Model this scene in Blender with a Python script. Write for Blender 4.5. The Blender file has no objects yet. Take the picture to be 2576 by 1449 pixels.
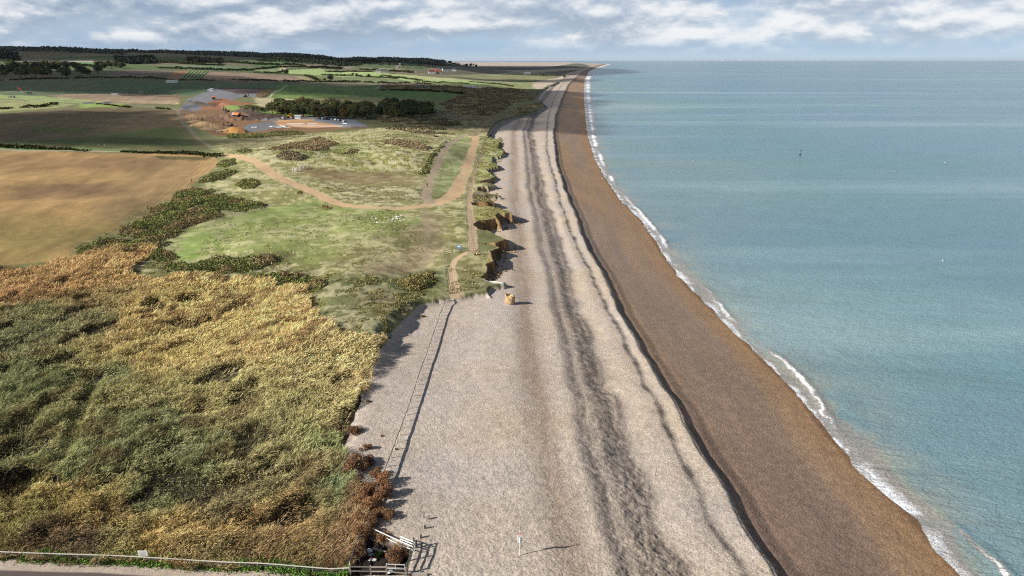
import bpy, bmesh, math, random
import numpy as np
from mathutils import Vector, Matrix
R = math.radians
random.seed(7); rng = np.random.default_rng(7)
scene = bpy.context.scene
COL = scene.collection

# ------------------------------------------------------------------ camera, world, sun
HC = 56.0; FPX = 1717.0; PITCH = math.atan((724.5-151.5)/FPX)
cam = bpy.data.cameras.new('camera'); cam.lens = FPX/2576*36; cam.sensor_width = 36
cam.clip_start = 0.5; cam.clip_end = 200000
camo = bpy.data.objects.new('camera', cam); COL.objects.link(camo)
camo.location = (0, 0, HC); camo.rotation_euler = (math.pi/2-PITCH, 0, 0)
scene.camera = camo
SUN_EL = R(28); SH = np.array([0.956, 0.292])          # shadow direction on the ground
sun = bpy.data.lights.new('sun', 'SUN'); sun.energy = 5.0; sun.angle = R(0.5); sun.color = (1, .955, .89)
suno = bpy.data.objects.new('sun', sun); COL.objects.link(suno)
sdir = Vector((SH[0]*math.cos(SUN_EL), SH[1]*math.cos(SUN_EL), -math.sin(SUN_EL)))
suno.rotation_euler = sdir.to_track_quat('-Z', 'Y').to_euler()
scene.view_settings.view_transform = 'Standard'; scene.view_settings.look = 'None'
scene.view_settings.exposure = 0.68; scene.view_settings.gamma = 1
scene.cycles.use_denoising = False; scene.cycles.filter_width = 1.15
scene.cycles.sample_clamp_indirect = 2.0; scene.cycles.max_bounces = 4; scene.cycles.diffuse_bounces = 2; scene.cycles.glossy_bounces = 2
scene.cycles.transparent_max_bounces = 6; scene.cycles.caustics_reflective = False; scene.cycles.caustics_refractive = False

def lin(c):
    c = np.array(c, float)/255
    return np.where(c <= .04045, c/12.92, ((c+.055)/1.055)**2.4)

class NT:
    """small helper that writes node trees"""
    def __init__(s, tree): s.t = tree; s.n = tree.nodes; s.l = tree.links
    def node(s, kind, ins=None, **kw):
        n = s.n.new(kind)
        for k, v in kw.items(): setattr(n, k, v)
        for k, v in (ins or {}).items():
            if isinstance(v, bpy.types.NodeSocket): s.l.new(v, n.inputs[k])
            else: n.inputs[k].default_value = v
        return n
    def math(s, op, a, b=0.0, c=None, clamp=False):
        n = s.n.new('ShaderNodeMath'); n.operation = op; n.use_clamp = clamp
        for i, v in enumerate((a, b) if c is None else (a, b, c)):
            if isinstance(v, bpy.types.NodeSocket): s.l.new(v, n.inputs[i])
            else: n.inputs[i].default_value = v
        return n.outputs[0]
    def mix(s, f, a, b, mode='MIX'):
        n = s.n.new('ShaderNodeMix'); n.data_type = 'RGBA'; n.blend_type = mode
        for k, v in ((0, f), (6, a), (7, b)):
            if isinstance(v, bpy.types.NodeSocket): s.l.new(v, n.inputs[k])
            else: n.inputs[k].default_value = v if k == 0 else (*v[:3], 1)
        return n.outputs[2]
    def ramp(s, f, stops, interp='LINEAR'):
        n = s.n.new('ShaderNodeValToRGB'); s.l.new(f, n.inputs[0]); cr = n.color_ramp; cr.interpolation = interp
        while len(cr.elements) < len(stops): cr.elements.new(.5)
        for e, (p, c) in zip(cr.elements, stops):
            e.position = p; e.color = (*c[:3], 1) if hasattr(c, '__len__') else (c, c, c, 1)
        return n.outputs[0]

world = bpy.data.worlds.new('World'); scene.world = world; world.use_nodes = True
w = NT(world.node_tree); w.n.clear()
SKYK = 0.05
sky = w.node('ShaderNodeTexSky', sky_type='NISHITA', sun_disc=False, sun_elevation=SUN_EL,
             sun_rotation=math.atan2(-SH[0], -SH[1]), altitude=50, air_density=1.0, dust_density=1.2, ozone_density=1.5)
tc = w.node('ShaderNodeTexCoord')
sep = w.node('ShaderNodeSeparateXYZ', {0: tc.outputs['Generated']})
def wnoise(sx, sz, scale, detail, rough, off, dist=0.0):
    m = w.node('ShaderNodeMapping', {'Vector': tc.outputs['Generated'], 'Scale': (sx, sx, sz), 'Location': off})
    return w.node('ShaderNodeTexNoise', {'Vector': m.outputs[0], 'Scale': scale, 'Detail': detail, 'Roughness': rough, 'Distortion': dist}).outputs[0]
n_big = wnoise(1, 4.0, 4.2, 3, .5, (3.1, 1.7, .36))
n_mid = wnoise(1, 2.6, 9, 10, .57, (8.2, 4.4, 1.3), .1)
n_mid2 = wnoise(1, 2.6, 9, 10, .57, (8.2, 4.4, 1.3+.025), .1)
n_band = wnoise(.8, 16, 5, 5, .55, (2.2, 6.4, 2.3))
elev = sep.outputs[2]
side = w.math('MULTIPLY_ADD', sep.outputs[0], .8, .5, clamp=True)
K = 1.0/1.54
def wc(c, k=1.0): return tuple(lin(c)*K*k)
base_l = w.ramp(w.math('MULTIPLY', elev, 10.0, clamp=True), [(0, wc((186,200,212))), (.12, wc((160,184,210))), (.45, wc((172,190,208))), (1, wc((120,150,195)))])
base_r = w.ramp(w.math('MULTIPLY', elev, 10.0, clamp=True), [(0, wc((196,216,230))), (.15, wc((178,206,228))), (.45, wc((186,210,230))), (1, wc((130,165,205)))])
blue = w.mix(side, base_l, base_r)
# thick parts are grey blue, lit tops and thin parts white
dens = w.math('ADD', w.math('MULTIPLY', n_mid, .8), w.math('MULTIPLY', n_big, .35))
lit = w.math('MULTIPLY', w.math('SUBTRACT', n_mid, n_mid2), 3.2)
shade = w.math('ADD', w.math('ADD', w.math('MULTIPLY', w.math('SUBTRACT', .62, n_big), 1.9), .31), lit)
shade = w.math('ADD', shade, w.math('MULTIPLY', w.math('SUBTRACT', n_mid, .5), .9))
cl_l = w.ramp(shade, [(.18, wc((142,160,184))), (.42, wc((164,180,198))), (.62, wc((186,197,212))), (.85, wc((222,226,232))), (1, wc((238,240,242)))])
cl_r = w.ramp(shade, [(.15, wc((180,194,210))), (.38, wc((198,208,220))), (.58, wc((222,228,234))), (.85, wc((242,243,245)))])
cloudc = w.mix(side, cl_l, cl_r)
cov = w.ramp(w.math('ADD', dens, w.math('MULTIPLY', elev, 1.1)), [(.43, 0.0), (.62, 1.0)])
cov_e = w.math('MULTIPLY', cov, w.math('MULTIPLY_ADD', elev, 42.0, -.25, clamp=True))
band_ = w.math('MULTIPLY', w.ramp(n_band, [(.46, 0.0), (.62, 1.0)]), w.math('MULTIPLY_ADD', elev, -22.0, .75, clamp=True))
skycol = w.mix(w.math('MULTIPLY', band_, .45), blue, w.mix(side, wc((150,170,196)), wc((214,224,232))))
skycol = w.mix(w.math('MULTIPLY', cov_e, .94), skycol, cloudc)
nish = w.node('ShaderNodeMixRGB', {0: 1.0, 1: sky.outputs[0], 2: (SKYK, SKYK, SKYK, 1)}, blend_type='MULTIPLY').outputs[0]
up = w.mix(w.math('MULTIPLY', cov, .4), nish, (.13, .15, .19))
blend = w.math('MULTIPLY_ADD', elev, 14.0, -1.25, clamp=True)
tot = w.mix(blend, skycol, up)
bg = w.node('ShaderNodeBackground', {'Color': tot, 'Strength': 1.0})
wo = w.node('ShaderNodeOutputWorld', {'Surface': bg.outputs[0]})

# ------------------------------------------------------------------ numeric helpers
def _h(ix, iy, seed):
    n = (ix.astype(np.int64)*374761393 + iy.astype(np.int64)*668265263 + seed*1274126177) & 0x7fffffff
    n = ((n ^ (n >> 13))*1274126177) & 0x7fffffff
    n = (n ^ (n >> 16)) & 0xffff
    return n/65535.0
def vnoise(x, y, seed=0):
    ix = np.floor(x); iy = np.floor(y); fx = x-ix; fy = y-iy
    fx = fx*fx*(3-2*fx); fy = fy*fy*(3-2*fy)
    a = _h(ix, iy, seed); b = _h(ix+1, iy, seed); c = _h(ix, iy+1, seed); d = _h(ix+1, iy+1, seed)
    return (a+(b-a)*fx)*(1-fy)+(c+(d-c)*fx)*fy
def fbm(x, y, wl, octv=4, seed=0, gain=.5):
    """-1..1 fractal noise, wl = wavelength in metres"""
    s = 0; a = 1; t = 0
    for o in range(octv):
        c, sn = math.cos(o*.7+.3), math.sin(o*.7+.3)
        s = s+a*(vnoise((x*c-y*sn)/wl+o*17.3, (x*sn+y*c)/wl+o*9.1, seed+o)*2-1); t += a; a *= gain; wl *= .5
    return s/t*1.5
def sstep(a, b, x):
    t = np.clip((x-a)/(b-a), 0, 1); return t*t*(3-2*t)
SP, CP = math.sin(PITCH), math.cos(PITCH)
def ray(u, v):
    u = np.asarray(u, float); v = np.asarray(v, float)
    a = (u-1288)/FPX; b = (724.5-v)/FPX
    return a, CP+b*SP, -SP+b*CP          # dx, dy, dz
def at_z(pts, z):
    """points of the survey (photo pixels) put on the level z"""
    p = np.array(pts, float); dx, dy, dz = ray(p[:, 0], p[:, 1])
    t = (z-HC)/np.minimum(dz, -1e-4); return np.stack([dx*t, dy*t], 1)
def px_of(x, y, z):
    zd = y*CP+(HC-z)*SP
    return 1288+FPX*x/zd, 724.5-FPX*((z-HC)*CP+y*SP)/zd

def pip(x, y, poly):
    ins = np.zeros(x.shape, bool); n = len(poly)
    for i in range(n):
        x0, y0 = poly[i]; x1, y1 = poly[(i+1) % n]
        if y0 == y1: continue
        c = ((y0 > y) != (y1 > y)) & (x < (x1-x0)*(y-y0)/(y1-y0)+x0)
        ins ^= c
    return ins
def pdist(x, y, line, closed=False):
    d = np.full(x.shape, 1e12); n = len(line)
    for i in range(n if closed else n-1):
        x0, y0 = line[i]; x1, y1 = line[(i+1) % n]
        ex, ey = x1-x0, y1-y0; L = ex*ex+ey*ey+1e-9
        t = np.clip(((x-x0)*ex+(y-y0)*ey)/L, 0, 1)
        d = np.minimum(d, (x-x0-t*ex)**2+(y-y0-t*ey)**2)
    return np.sqrt(d)

# ------------------------------------------------------------------ the coast: curves X(Y)
def curve(pts, z):
    p = at_z(pts, z); o = np.argsort(p[:, 1]); p = p[o]
    X0 = p[0]+(p[0]-p[1])*60/max(1e-3, abs(p[1][1]-p[0][1])); p = np.vstack([X0, p])
    return lambda y: np.interp(y, p[:, 1], p[:, 0])
c_shore = curve([(2428,1449),(2362,1372),(2294,1296),(2236,1245),(2151,1163),(2074,1078),(2019,1001),(1917,899),(1830,812),(1740,728),(1680,655),(1620,560),(1560,500),(1525,450),(1498,400),(1480,345),(1474,300),(1469,240),(1471,200),(1481,180),(1500,170),(1530,161)], 0.15)
c_crest = curve([(1948,1449),(1880,1320),(1810,1200),(1740,1090),(1680,985),(1620,890),(1570,800),(1520,700),(1470,600),(1430,500),(1401,410),(1392,335),(1398,290),(1412,250),(1430,212),(1462,182),(1490,169),(1518,161)], 4.7)
c_C = curve([(1862,1449),(1800,1330),(1740,1220),(1690,1110),(1640,1000),(1590,900),(1545,810),(1500,720),(1460,640),(1430,570),(1408,500),(1388,430),(1374,370),(1378,300),(1392,250),(1414,212),(1450,182),(1480,169),(1512,161)], 4.7)
c_Bl = curve([(1562,1449),(1530,1300),(1498,1200),(1470,1100),(1446,1000),(1424,900),(1402,800),(1378,700),(1355,600),(1332,500),(1324,400),(1316,330),(1340,270),(1392,212),(1440,182),(1474,169),(1508,161)], 5.2)
c_Br = curve([(1705,1449),(1645,1300),(1604,1200),(1570,1100),(1540,1000),(1503,900),(1466,800),(1432,700),(1408,600),(1374,500),(1352,400),(1338,330),(1356,270),(1400,212),(1444,182),(1477,169),(1510,161)], 4.4)
c_A = curve([(1425,1449),(1398,1300),(1378,1200),(1352,1100),(1335,1000),(1322,900),(1312,800),(1305,700),(1300,600),(1290,500),(1290,400),(1290,330),(1322,270),(1384,212),(1434,182),(1470,169),(1505,161)], 5.5)

def beach_z(x, y):
    n1 = fbm(x*0+3.1, y, 26, 3, 11); n2 = fbm(y, y*0+1.7, 7, 3, 12)
    sc = 1+0*y
    xs, xc, xC, xl, xr, xa = c_shore(y), c_crest(y), c_C(y), c_Bl(y), c_Br(y), c_A(y)
    xc = xc+.35*n2+.5*n1; xC = np.minimum(xC+.5*n2, xc-1.2); xr = np.minimum(xr+1.0*n2, xC-1); xl = np.minimum(xl+.8*n1+.4*n2, xr-.5); xa = np.minimum(xa, xl-3)
    xs = np.maximum(xs+.35*fbm(y, y*0, 9, 3, 14), xc+4)
    mid_ = (xl+xr)/2; hw = (xr-xl)/2
    kn = [xa-16, xa-2.5, xa+2.5, xl-1.2, xl+.45*hw, mid_-.25*hw, mid_+.75*hw, xr+.3, xC-1.3, xC-.5, xC+.5, xc-.4, xc+1.7, xc+4.2, xs, xs+14]
    zv = [5.15, 5.75, 5.4, 5.55, 5.1, 5.05, 4.45, 4.32, 4.8, 4.8, 4.6, 4.9, 3.75, 3.2, 0.0, -1.7]
    z = np.full(x.shape, zv[0], float)
    for i in range(len(kn)-1):
        a, b = kn[i], np.maximum(kn[i+1], kn[i]+.2)
        t = np.clip((x-a)/(b-a), 0, 1)
        if i not in (11, 13, 14): t = t*t*(3-2*t)
        z += (zv[i+1]-zv[i])*t
    z += .12*fbm(x, y, 9, 3, 21)*(x < xc)
    return z

# ------------------------------------------------------------------ the land: heights
cliff_px = [(1143,748),(1185,741),(1228,735),(1231,721),(1228,714),(1236,704),(1262,700),(1274,697),(1265,692),(1231,691),(1211,684),(1223,675),(1226,663),(1245,658),(1244,641),(1234,633),(1257,625),(1257,620),(1246,616),(1216,612),(1248,611),(1265,606),(1279,604),(1264,598),(1233,585),(1209,580),(1197,572),(1206,560),(1250,554),(1260,558),(1257,551),(1248,545),(1255,540),(1291,540),(1281,530),(1240,520),(1190,515),(1189,511),(1245,509),(1233,497),(1209,488),(1266,485),(1238,479),(1203,472),(1204,466),(1253,459),(1226,452),(1200,456),(1234,445),(1252,437),(1234,428),(1226,420),(1260,414),(1240,400),(1240,388),(1262,386),(1271,376),(1252,370),(1257,351),(1240,345),(1228,343),(1228,331),(1245,310),(1263,302),(1300,290),(1329,285),(1369,265),(1352,250),(1346,242),(1360,228),(1385,214),(1405,206),(1418,192),(1450,175),(1485,164)]
land_px_low = [(1040,1475),(905,1449),(900,1390),(915,1320),(905,1270),(875,1215),(862,1185),(848,1150),(880,1075),(908,1005),(930,945),(955,895),(975,862),(1005,835),(1030,800),(1052,778),(1105,762)]
P1 = at_z(land_px_low, 5.2); P2 = at_z(cliff_px, 8.4); P2[:3] = at_z(cliff_px[:3], 6.2)
LAND = np.vstack([[[-14, 10]], P1, P2, [[1800, 20500], [-30000, 20500], [-30000, 10]]])
LANDLINE = np.vstack([P1, P2])
hc = [(100,1400,3.6),(500,1400,3.6),(800,1400,3.8),(850,1300,3.9),(100,1100,3.6),(500,1100,3.6),(800,1130,3.8),(100,850,3.8),(500,850,3.8),(850,950,4.0),(0,700,4.2),(300,720,4.2),(600,765,4.2),(760,810,4.3),(-400,1000,3.6),(-400,1300,3.6),(-400,720,4.3),
      (500,690,5.6),(700,690,6.4),(420,650,5.6),(900,700,8.6),(950,780,8.8),(890,820,8.2),(940,850,7.6),(1000,720,8.2),(1030,760,7.6),(1080,710,6.6),(1110,730,6.1),(1115,745,5.8),(1070,765,5.9),(1095,755,5.8),(850,770,7.4),
      (1190,695,8.0),(1240,640,8.9),(1200,560,8.9),(1240,520,8.6),(1200,480,7.2),(1230,400,7.0),(1240,350,6.8),(1215,430,7.2),(1150,735,6.1),(1130,742,6.0),(1185,732,6.1),(1210,726,6.4),(1225,728,6.3),(1170,690,7.4),
      (1000,580,8.6),(700,600,7.8),(500,600,6.6),(380,600,5.2),(1100,450,8.8),(900,450,8.6),(700,450,9.8),(600,520,7.6),(480,500,7.2),
      (760,375,14.5),(1000,375,13.5),(900,350,12),(640,345,9.5),(850,400,12),(1080,380,12),(600,310,8.5),(850,310,8.5),(200,500,8.6),(100,610,6.4),(400,440,9),(300,330,12),(0,320,13.5),(0,450,10.5),(-400,500,9),(-400,330,14)]
HP = np.array([[*at_z([(a, b)], c)[0], c] for a, b, c in hc])
SITE = at_z([(450,272),(470,305),(545,345),(650,345),(780,336),(925,323),(905,305),(800,288),(640,285),(560,262)], 8.5)
MOUNDS = [((590,333),8.5,10,9,4.2),((640,297),8.5,30,22,5.0),((545,300),8.5,26,14,3.0),((490,300),8.5,16,18,3.0),((520,322),8.5,18,10,3.0),((700,335),8.5,14,8,1.8),((625,283),8.5,16,16,5.5),((500,268),8.5,22,8,4),((482,296),8.5,9,10,1.6),((500,309),8.5,10,9,1.8),((516,322),8.5,10,8,1.8),((532,331),8.5,9,7,1.6)]
MOUNDS = [(*at_z([m[0]], m[1])[0], *m[2:]) for m in MOUNDS]
RIDGE_U = np.array([-900,-600,0,300,470,600,700,760,830,880,940,985,1060,1110,1160,1250,1400])
RIDGE_V = np.array([134,133,133,133,135,139,142,142,146,152,150,150,153,157,160,168,175])
def hill(x, y):
    """the wooded ridge inland: height above the coastal plain"""
    s = x/np.maximum(y, 200)
    u = 1288+FPX*s
    v = np.interp(u, RIDGE_U, RIDGE_V)
    top = HC+3500*(151.5-v)/FPX-12
    top = np.clip(top, -2, 200)
    t = sstep(550, 3500, y)**.9
    back = sstep(5200, 3900, y)
    near = top*t*back
    return near
YARD = at_z([(886,1447),(905,1395),(926,1345),(965,1362),(1005,1378),(1038,1392),(1022,1449)], 4.6)
def land_z(x, y):
    num = np.zeros(x.shape); den = np.zeros(x.shape)
    for px, py, pz in HP:
        s = .045*py+3
        d = ((x-px)**2+((y-py)*.8)**2)/(s*s)
        w_ = 1/(d+.6)**2.2
        num += w_*pz; den += w_
    z = num/den
    far = 8.5+.004*np.clip(-x, 0, 800)
    b = sstep(430, 680, y)
    z = z*(1-b)+far*b
    marsh = sstep(-60, 500, x-(-.12*y+60))*sstep(1000, 2000, y)
    z = z-5.5*marsh
    h = hill(x, y)
    z = z+h*(1-marsh*.8)
    z += 1.2*fbm(x, y, 90, 3, 31)*sstep(130, 400, y)*sstep(7500, 3000, y)
    z += .35*fbm(x, y, 14, 3, 32)*sstep(100, 160, y)*sstep(1800, 900, y)*(1-sstep(6.2, 4.6, z))
    z += 7*fbm(x, y, 700, 2, 33)*sstep(1200, 2600, y)*(1-marsh)
    m = pip(x, y, SITE)
    if m.any():
        sd = np.where(m, pdist(x, y, SITE, True), 0)
        k = sstep(0, 12, sd); z = z*(1-k)+8.3*k
    for mx, my, rx, ry, hh in MOUNDS:
        d = np.sqrt(((x-mx)/rx)**2+((y-my)/ry)**2)
        near = d < 1.6
        if near.any():
            z = z+np.where(near, hh*np.clip(1.15-d*(1+.18*fbm(x, y, 5, 3, 35)), 0, 1)**.9, 0)
    return np.maximum(z, 1.0)
def height(x, y, detail=False):
    x = np.asarray(x, float); y = np.asarray(y, float)
    wx = x+fbm(x, y, 3.5, 3, 41)*.55; wy = y+fbm(x, y, 3.5, 3, 42)*.7
    ins = pip(wx, wy, LAND)
    nearline = np.abs(x-np.interp(y, P2[:, 1], P2[:, 0])) < 60
    d = np.full(x.shape, 99.0)
    m = (nearline | (y < 135)) & (y < 1500)
    if m.any(): d[m] = pdist(wx[m], wy[m], LANDLINE)
    sd = np.where(ins, d, -d)
    soft = sstep(150, 128, y)
    wd = .35+soft*2.6
    k = sstep(-wd, wd, sd)
    zb = beach_z(x, y); zl = land_z(x, y)
    # landward of the crest only
    z = zb*(1-k)+zl*k
    m = (y < 72) & (x > -30) & (x < 0)
    if m.any():
        q_ = np.where(pip(x[m], y[m], YARD), 1.0, -1.0)*pdist(x[m], y[m], YARD, True); kk = sstep(-.3, .5, q_); z = z.copy(); z[m] = z[m]*(1-kk)+4.0*kk
    return (z, sd, zb, zl) if detail else z
def ground(pts):
    """ray-march survey pixels onto the terrain -> world x, y, z"""
    p = np.array(pts, float).reshape(-1, 2); dx, dy, dz = ray(p[:, 0], p[:, 1])
    T = 45*np.exp(np.linspace(0, math.log(16000/45), 420))
    X = dx[:, None]*T; Y = dy[:, None]*T; Z = HC+dz[:, None]*T
    hh = height(X.ravel(), Y.ravel()).reshape(X.shape)
    below = Z < hh
    i = np.where(below.any(1), below.argmax(1), len(T)-1); i = np.maximum(i, 1)
    r = np.arange(len(p)); a, b = T[i-1], T[i]
    for _ in range(14):
        m = (a+b)/2; q = HC+dz*m < height(dx*m, dy*m); b = np.where(q, m, b); a = np.where(q, a, m)
    t = (a+b)/2; x, y = dx*t, dy*t
    return np.stack([x, y, height(x, y)], 1)
_gc = {}
def g1(u, v):
    q = ground([(u, v)])[0]; return Vector((float(q[0]), float(q[1]), float(q[2])))
def G(pts): return ground(pts)[:, :2]

# ------------------------------------------------------------------ mesh from arrays
def build(name, V, F, mat, cols=None, parent=None, extra=None, smooth=False, uv=None):
    me = bpy.data.meshes.new(name); V = np.ascontiguousarray(V, np.float32); F = np.ascontiguousarray(F, np.int32)
    k = F.shape[1]
    me.vertices.add(len(V)); me.vertices.foreach_set('co', V.ravel())
    me.loops.add(F.size); me.loops.foreach_set('vertex_index', F.ravel())
    me.polygons.add(len(F)); me.polygons.foreach_set('loop_start', np.arange(0, F.size, k, dtype=np.int32))
    me.polygons.foreach_set('loop_total', np.full(len(F), k, np.int32))
    if smooth: me.polygons.foreach_set('use_smooth', np.ones(len(F), bool))
    me.update(calc_edges=True)
    if cols is not None:
        a = me.color_attributes.new('Col', 'FLOAT_COLOR', 'POINT')
        c = np.ones((len(V), 4), np.float32); c[:, :cols.shape[1]] = cols; a.data.foreach_set('color', c.ravel())
    if extra is not None:
        a = me.color_attributes.new('Fx', 'FLOAT_COLOR', 'POINT')
        c = np.zeros((len(V), 4), np.float32); c[:, :extra.shape[1]] = extra; a.data.foreach_set('color', c.ravel())
    if uv is not None:
        l = me.uv_layers.new(name='UVMap'); l.data.foreach_set('uv', np.ascontiguousarray(uv[F.ravel()], np.float32).ravel())
    if mat: me.materials.append(mat)
    o = bpy.data.objects.new(name, me); COL.objects.link(o)
    if parent is not None: o.parent = parent
    return o
def tag(o, label=None, cat=None, group=None, kind=None):
    if label: o['label'] = label
    if cat: o['category'] = cat
    if group: o['group'] = group
    if kind: o['kind'] = kind
    return o

# ------------------------------------------------------------------ materials
def mat_new(name):
    m = bpy.data.materials.new(name); m.use_nodes = True; t = NT(m.node_tree); t.n.clear(); return m, t
def plain(name, c, rough=.7, metal=0.0, var=.12, scale=3.0):
    m, t = mat_new(name); tc = t.node('ShaderNodeTexCoord')
    n = t.node('ShaderNodeTexNoise', {'Vector': tc.outputs['Object'], 'Scale': scale, 'Detail': 5})
    c = lin(c)/1.15
    col = t.mix(n.outputs[0], tuple(c*(1-var)), tuple(c*(1+var)))
    b = t.node('ShaderNodeBsdfPrincipled', {'Base Color': col, 'Roughness': rough, 'Metallic': metal})
    t.node('ShaderNodeOutputMaterial', {'Surface': b.outputs[0]}); return m
def ground_mat(name, bump, bscale, spec, nscale, nvar, fine=0, vor=False):
    m, t = mat_new(name); geo = t.node('ShaderNodeNewGeometry'); P = geo.outputs['Position']
    at = t.node('ShaderNodeVertexColor', layer_name='Col')
    n1 = t.node('ShaderNodeTexNoise', {'Vector': P, 'Scale': nscale, 'Detail': 6, 'Roughness': .65})
    f = t.math('MULTIPLY_ADD', n1.outputs[0], nvar*2, 1-nvar)
    col = t.node('ShaderNodeVectorMath', {0: at.outputs[0], 1: f}, operation='MULTIPLY').outputs[0]
    if fine:
        vv = t.node('ShaderNodeTexVoronoi', {'Vector': P, 'Scale': fine}); hs = t.node('ShaderNodeSeparateColor', {0: vv.outputs['Color']})
        g = t.math('MULTIPLY_ADD', hs.outputs[0], .55, .72)
        col = t.node('ShaderNodeVectorMath', {0: col, 1: g}, operation='MULTIPLY').outputs[0]
        warm = t.mix(t.math('MULTIPLY', hs.outputs[1], .35), (1, 1, 1), (1.14, .98, .88))
        col = t.mix(1.0, col, warm, 'MULTIPLY')
    n2 = t.node('ShaderNodeTexNoise', {'Vector': P, 'Scale': bscale, 'Detail': 5, 'Roughness': .7})
    hgt = n2.outputs[0]
    if vor:
        v2 = t.node('ShaderNodeTexVoronoi', {'Vector': t.node('ShaderNodeVectorMath', {0: P, 1: t.node('ShaderNodeVectorMath', {0: n2.outputs['Color'], 'Scale': .5}, operation='SCALE').outputs[0]}, operation='ADD').outputs[0], 'Scale': vor}, feature='SMOOTH_F1')
        hgt = t.math('ADD', t.math('MULTIPLY', hgt, .5), v2.outputs['Distance'])
    bp = t.node('ShaderNodeBump', {'Height': hgt, 'Strength': 1.0, 'Distance': bump})
    b = t.node('ShaderNodeBsdfPrincipled', {'Base Color': col, 'Roughness': .92, 'Specular IOR Level': spec, 'Normal': bp.outputs[0]})
    t.node('ShaderNodeOutputMaterial', {'Surface': b.outputs[0]}); return m
M_ground = ground_mat('grass_ground', .10, 1.6, .15, 2.2, .22)
M_field = ground_mat('field_soil', .10, 1.6, .12, 1.4, .24)
M_beach = ground_mat('shingle', .10, 7.0, .15, 3.5, .15, fine=9, vor=4.2)
M_track = ground_mat('dirt', .05, 2.0, .2, 1.5, .15)
M_road = ground_mat('asphalt', .008, 20, .3, 1.0, .12)
def leaf_mat(name, trans=.22, var=.25):
    m, t = mat_new(name); at = t.node('ShaderNodeVertexColor', layer_name='Col')
    oi = t.node('ShaderNodeObjectInfo')
    f = t.math('MULTIPLY_ADD', oi.outputs['Random'], var*2, 1-var)
    tint = t.mix(t.node('ShaderNodeMath', {0: oi.outputs['Random'], 1: 7.31}, operation='MULTIPLY').outputs[0] if False else oi.outputs['Random'], (1.0, 1.0, 1.0), (1.12, .96, .82))
    col = t.node('ShaderNodeVectorMath', {0: at.outputs[0], 1: f}, operation='MULTIPLY').outputs[0]
    col = t.mix(1.0, col, tint, 'MULTIPLY')
    d = t.node('ShaderNodeBsdfDiffuse', {'Color': col}); tr = t.node('ShaderNodeBsdfTranslucent', {'Color': col})
    mx = t.node('ShaderNodeMixShader', {0: trans, 1: d.outputs[0], 2: tr.outputs[0]})
    t.node('ShaderNodeOutputMaterial', {'Surface': mx.outputs[0]}); return m
M_leaf = leaf_mat('foliage'); M_reed = leaf_mat('reed_blades', .15, 0)
M_scrub = leaf_mat('scrub_leaves', .1, 0)
M_bark = plain('bark', (95,80,65), .9)
M_wood = plain('weathered_wood', (150,142,130), .85, scale=8)
M_woodd = plain('damp_green_wood', (92,95,84), .9, scale=8)
M_white = plain('white_paint', (238,238,235), .5, var=.05)
M_steel = plain('galvanised_steel', (165,170,175), .45, .6)
M_wire = plain('rusty_wire_mesh', (120,118,115), .6, .4)
M_rust = plain('rusted_steel', (96,50,34), .8)
M_yel = plain('machine_yellow', (222,160,50), .45)
M_org = plain('machine_orange', (226,130,70), .45)
M_dark = plain('black_rubber', (32,32,34), .8)
M_glass = plain('dark_glass', (40,50,60), .1)
M_red = plain('red_paint', (225,80,70), .5)
M_conc = plain('old_concrete', (150,145,135), .9)
M_tile = plain('red_roof_tile', (170,95,70), .8)
M_slate = plain('grey_roof', (100,100,105), .7)
M_flint = plain('flint_wall', (165,158,145), .9)
M_green = plain('green_jacket', (50,95,75), .8)
M_navy = plain('dark_clothes', (38,40,48), .9)
M_skin = plain('skin', (205,160,135), .6)
M_sand = plain('sandy_clay', (192,162,120), .95, var=.25, scale=1.4)
M_blue = plain('blue_paint', (120,150,180), .5)
M_silver = plain('silver_car_paint', (190,195,200), .3, .3)

# ------------------------------------------------------------------ terrain grid
NR, NCOL = 1180, 1640
vv_ = np.concatenate([np.linspace(1720, 330, 1000), np.linspace(329.4, 160, 280)[1:], 151.5+8.5*np.exp(-np.linspace(.06, 2.6, 26))])
_, dy_, dz_ = ray(np.full(vv_.shape, 1288.), vv_); YR = dy_*(6.0-HC)/np.minimum(dz_, -1e-4)
YR = YR[YR < 20300]; YR = np.concatenate([YR, [20400.]])
NRr = len(YR)
xmin = -(.80*(YR*CP+50*SP)*1.28+55); xmax = c_shore(YR)+15
tt = np.linspace(0, 1, NCOL)
GX = xmin[:, None]+(xmax-xmin)[:, None]*tt; GY = np.repeat(YR[:, None], NCOL, 1)
x = GX.ravel(); y = GY.ravel()
z, sd, zb, zl = height(x, y, True)
island = sd > 0
print('terrain verts', len(x), 'rows', NRr)

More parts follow.
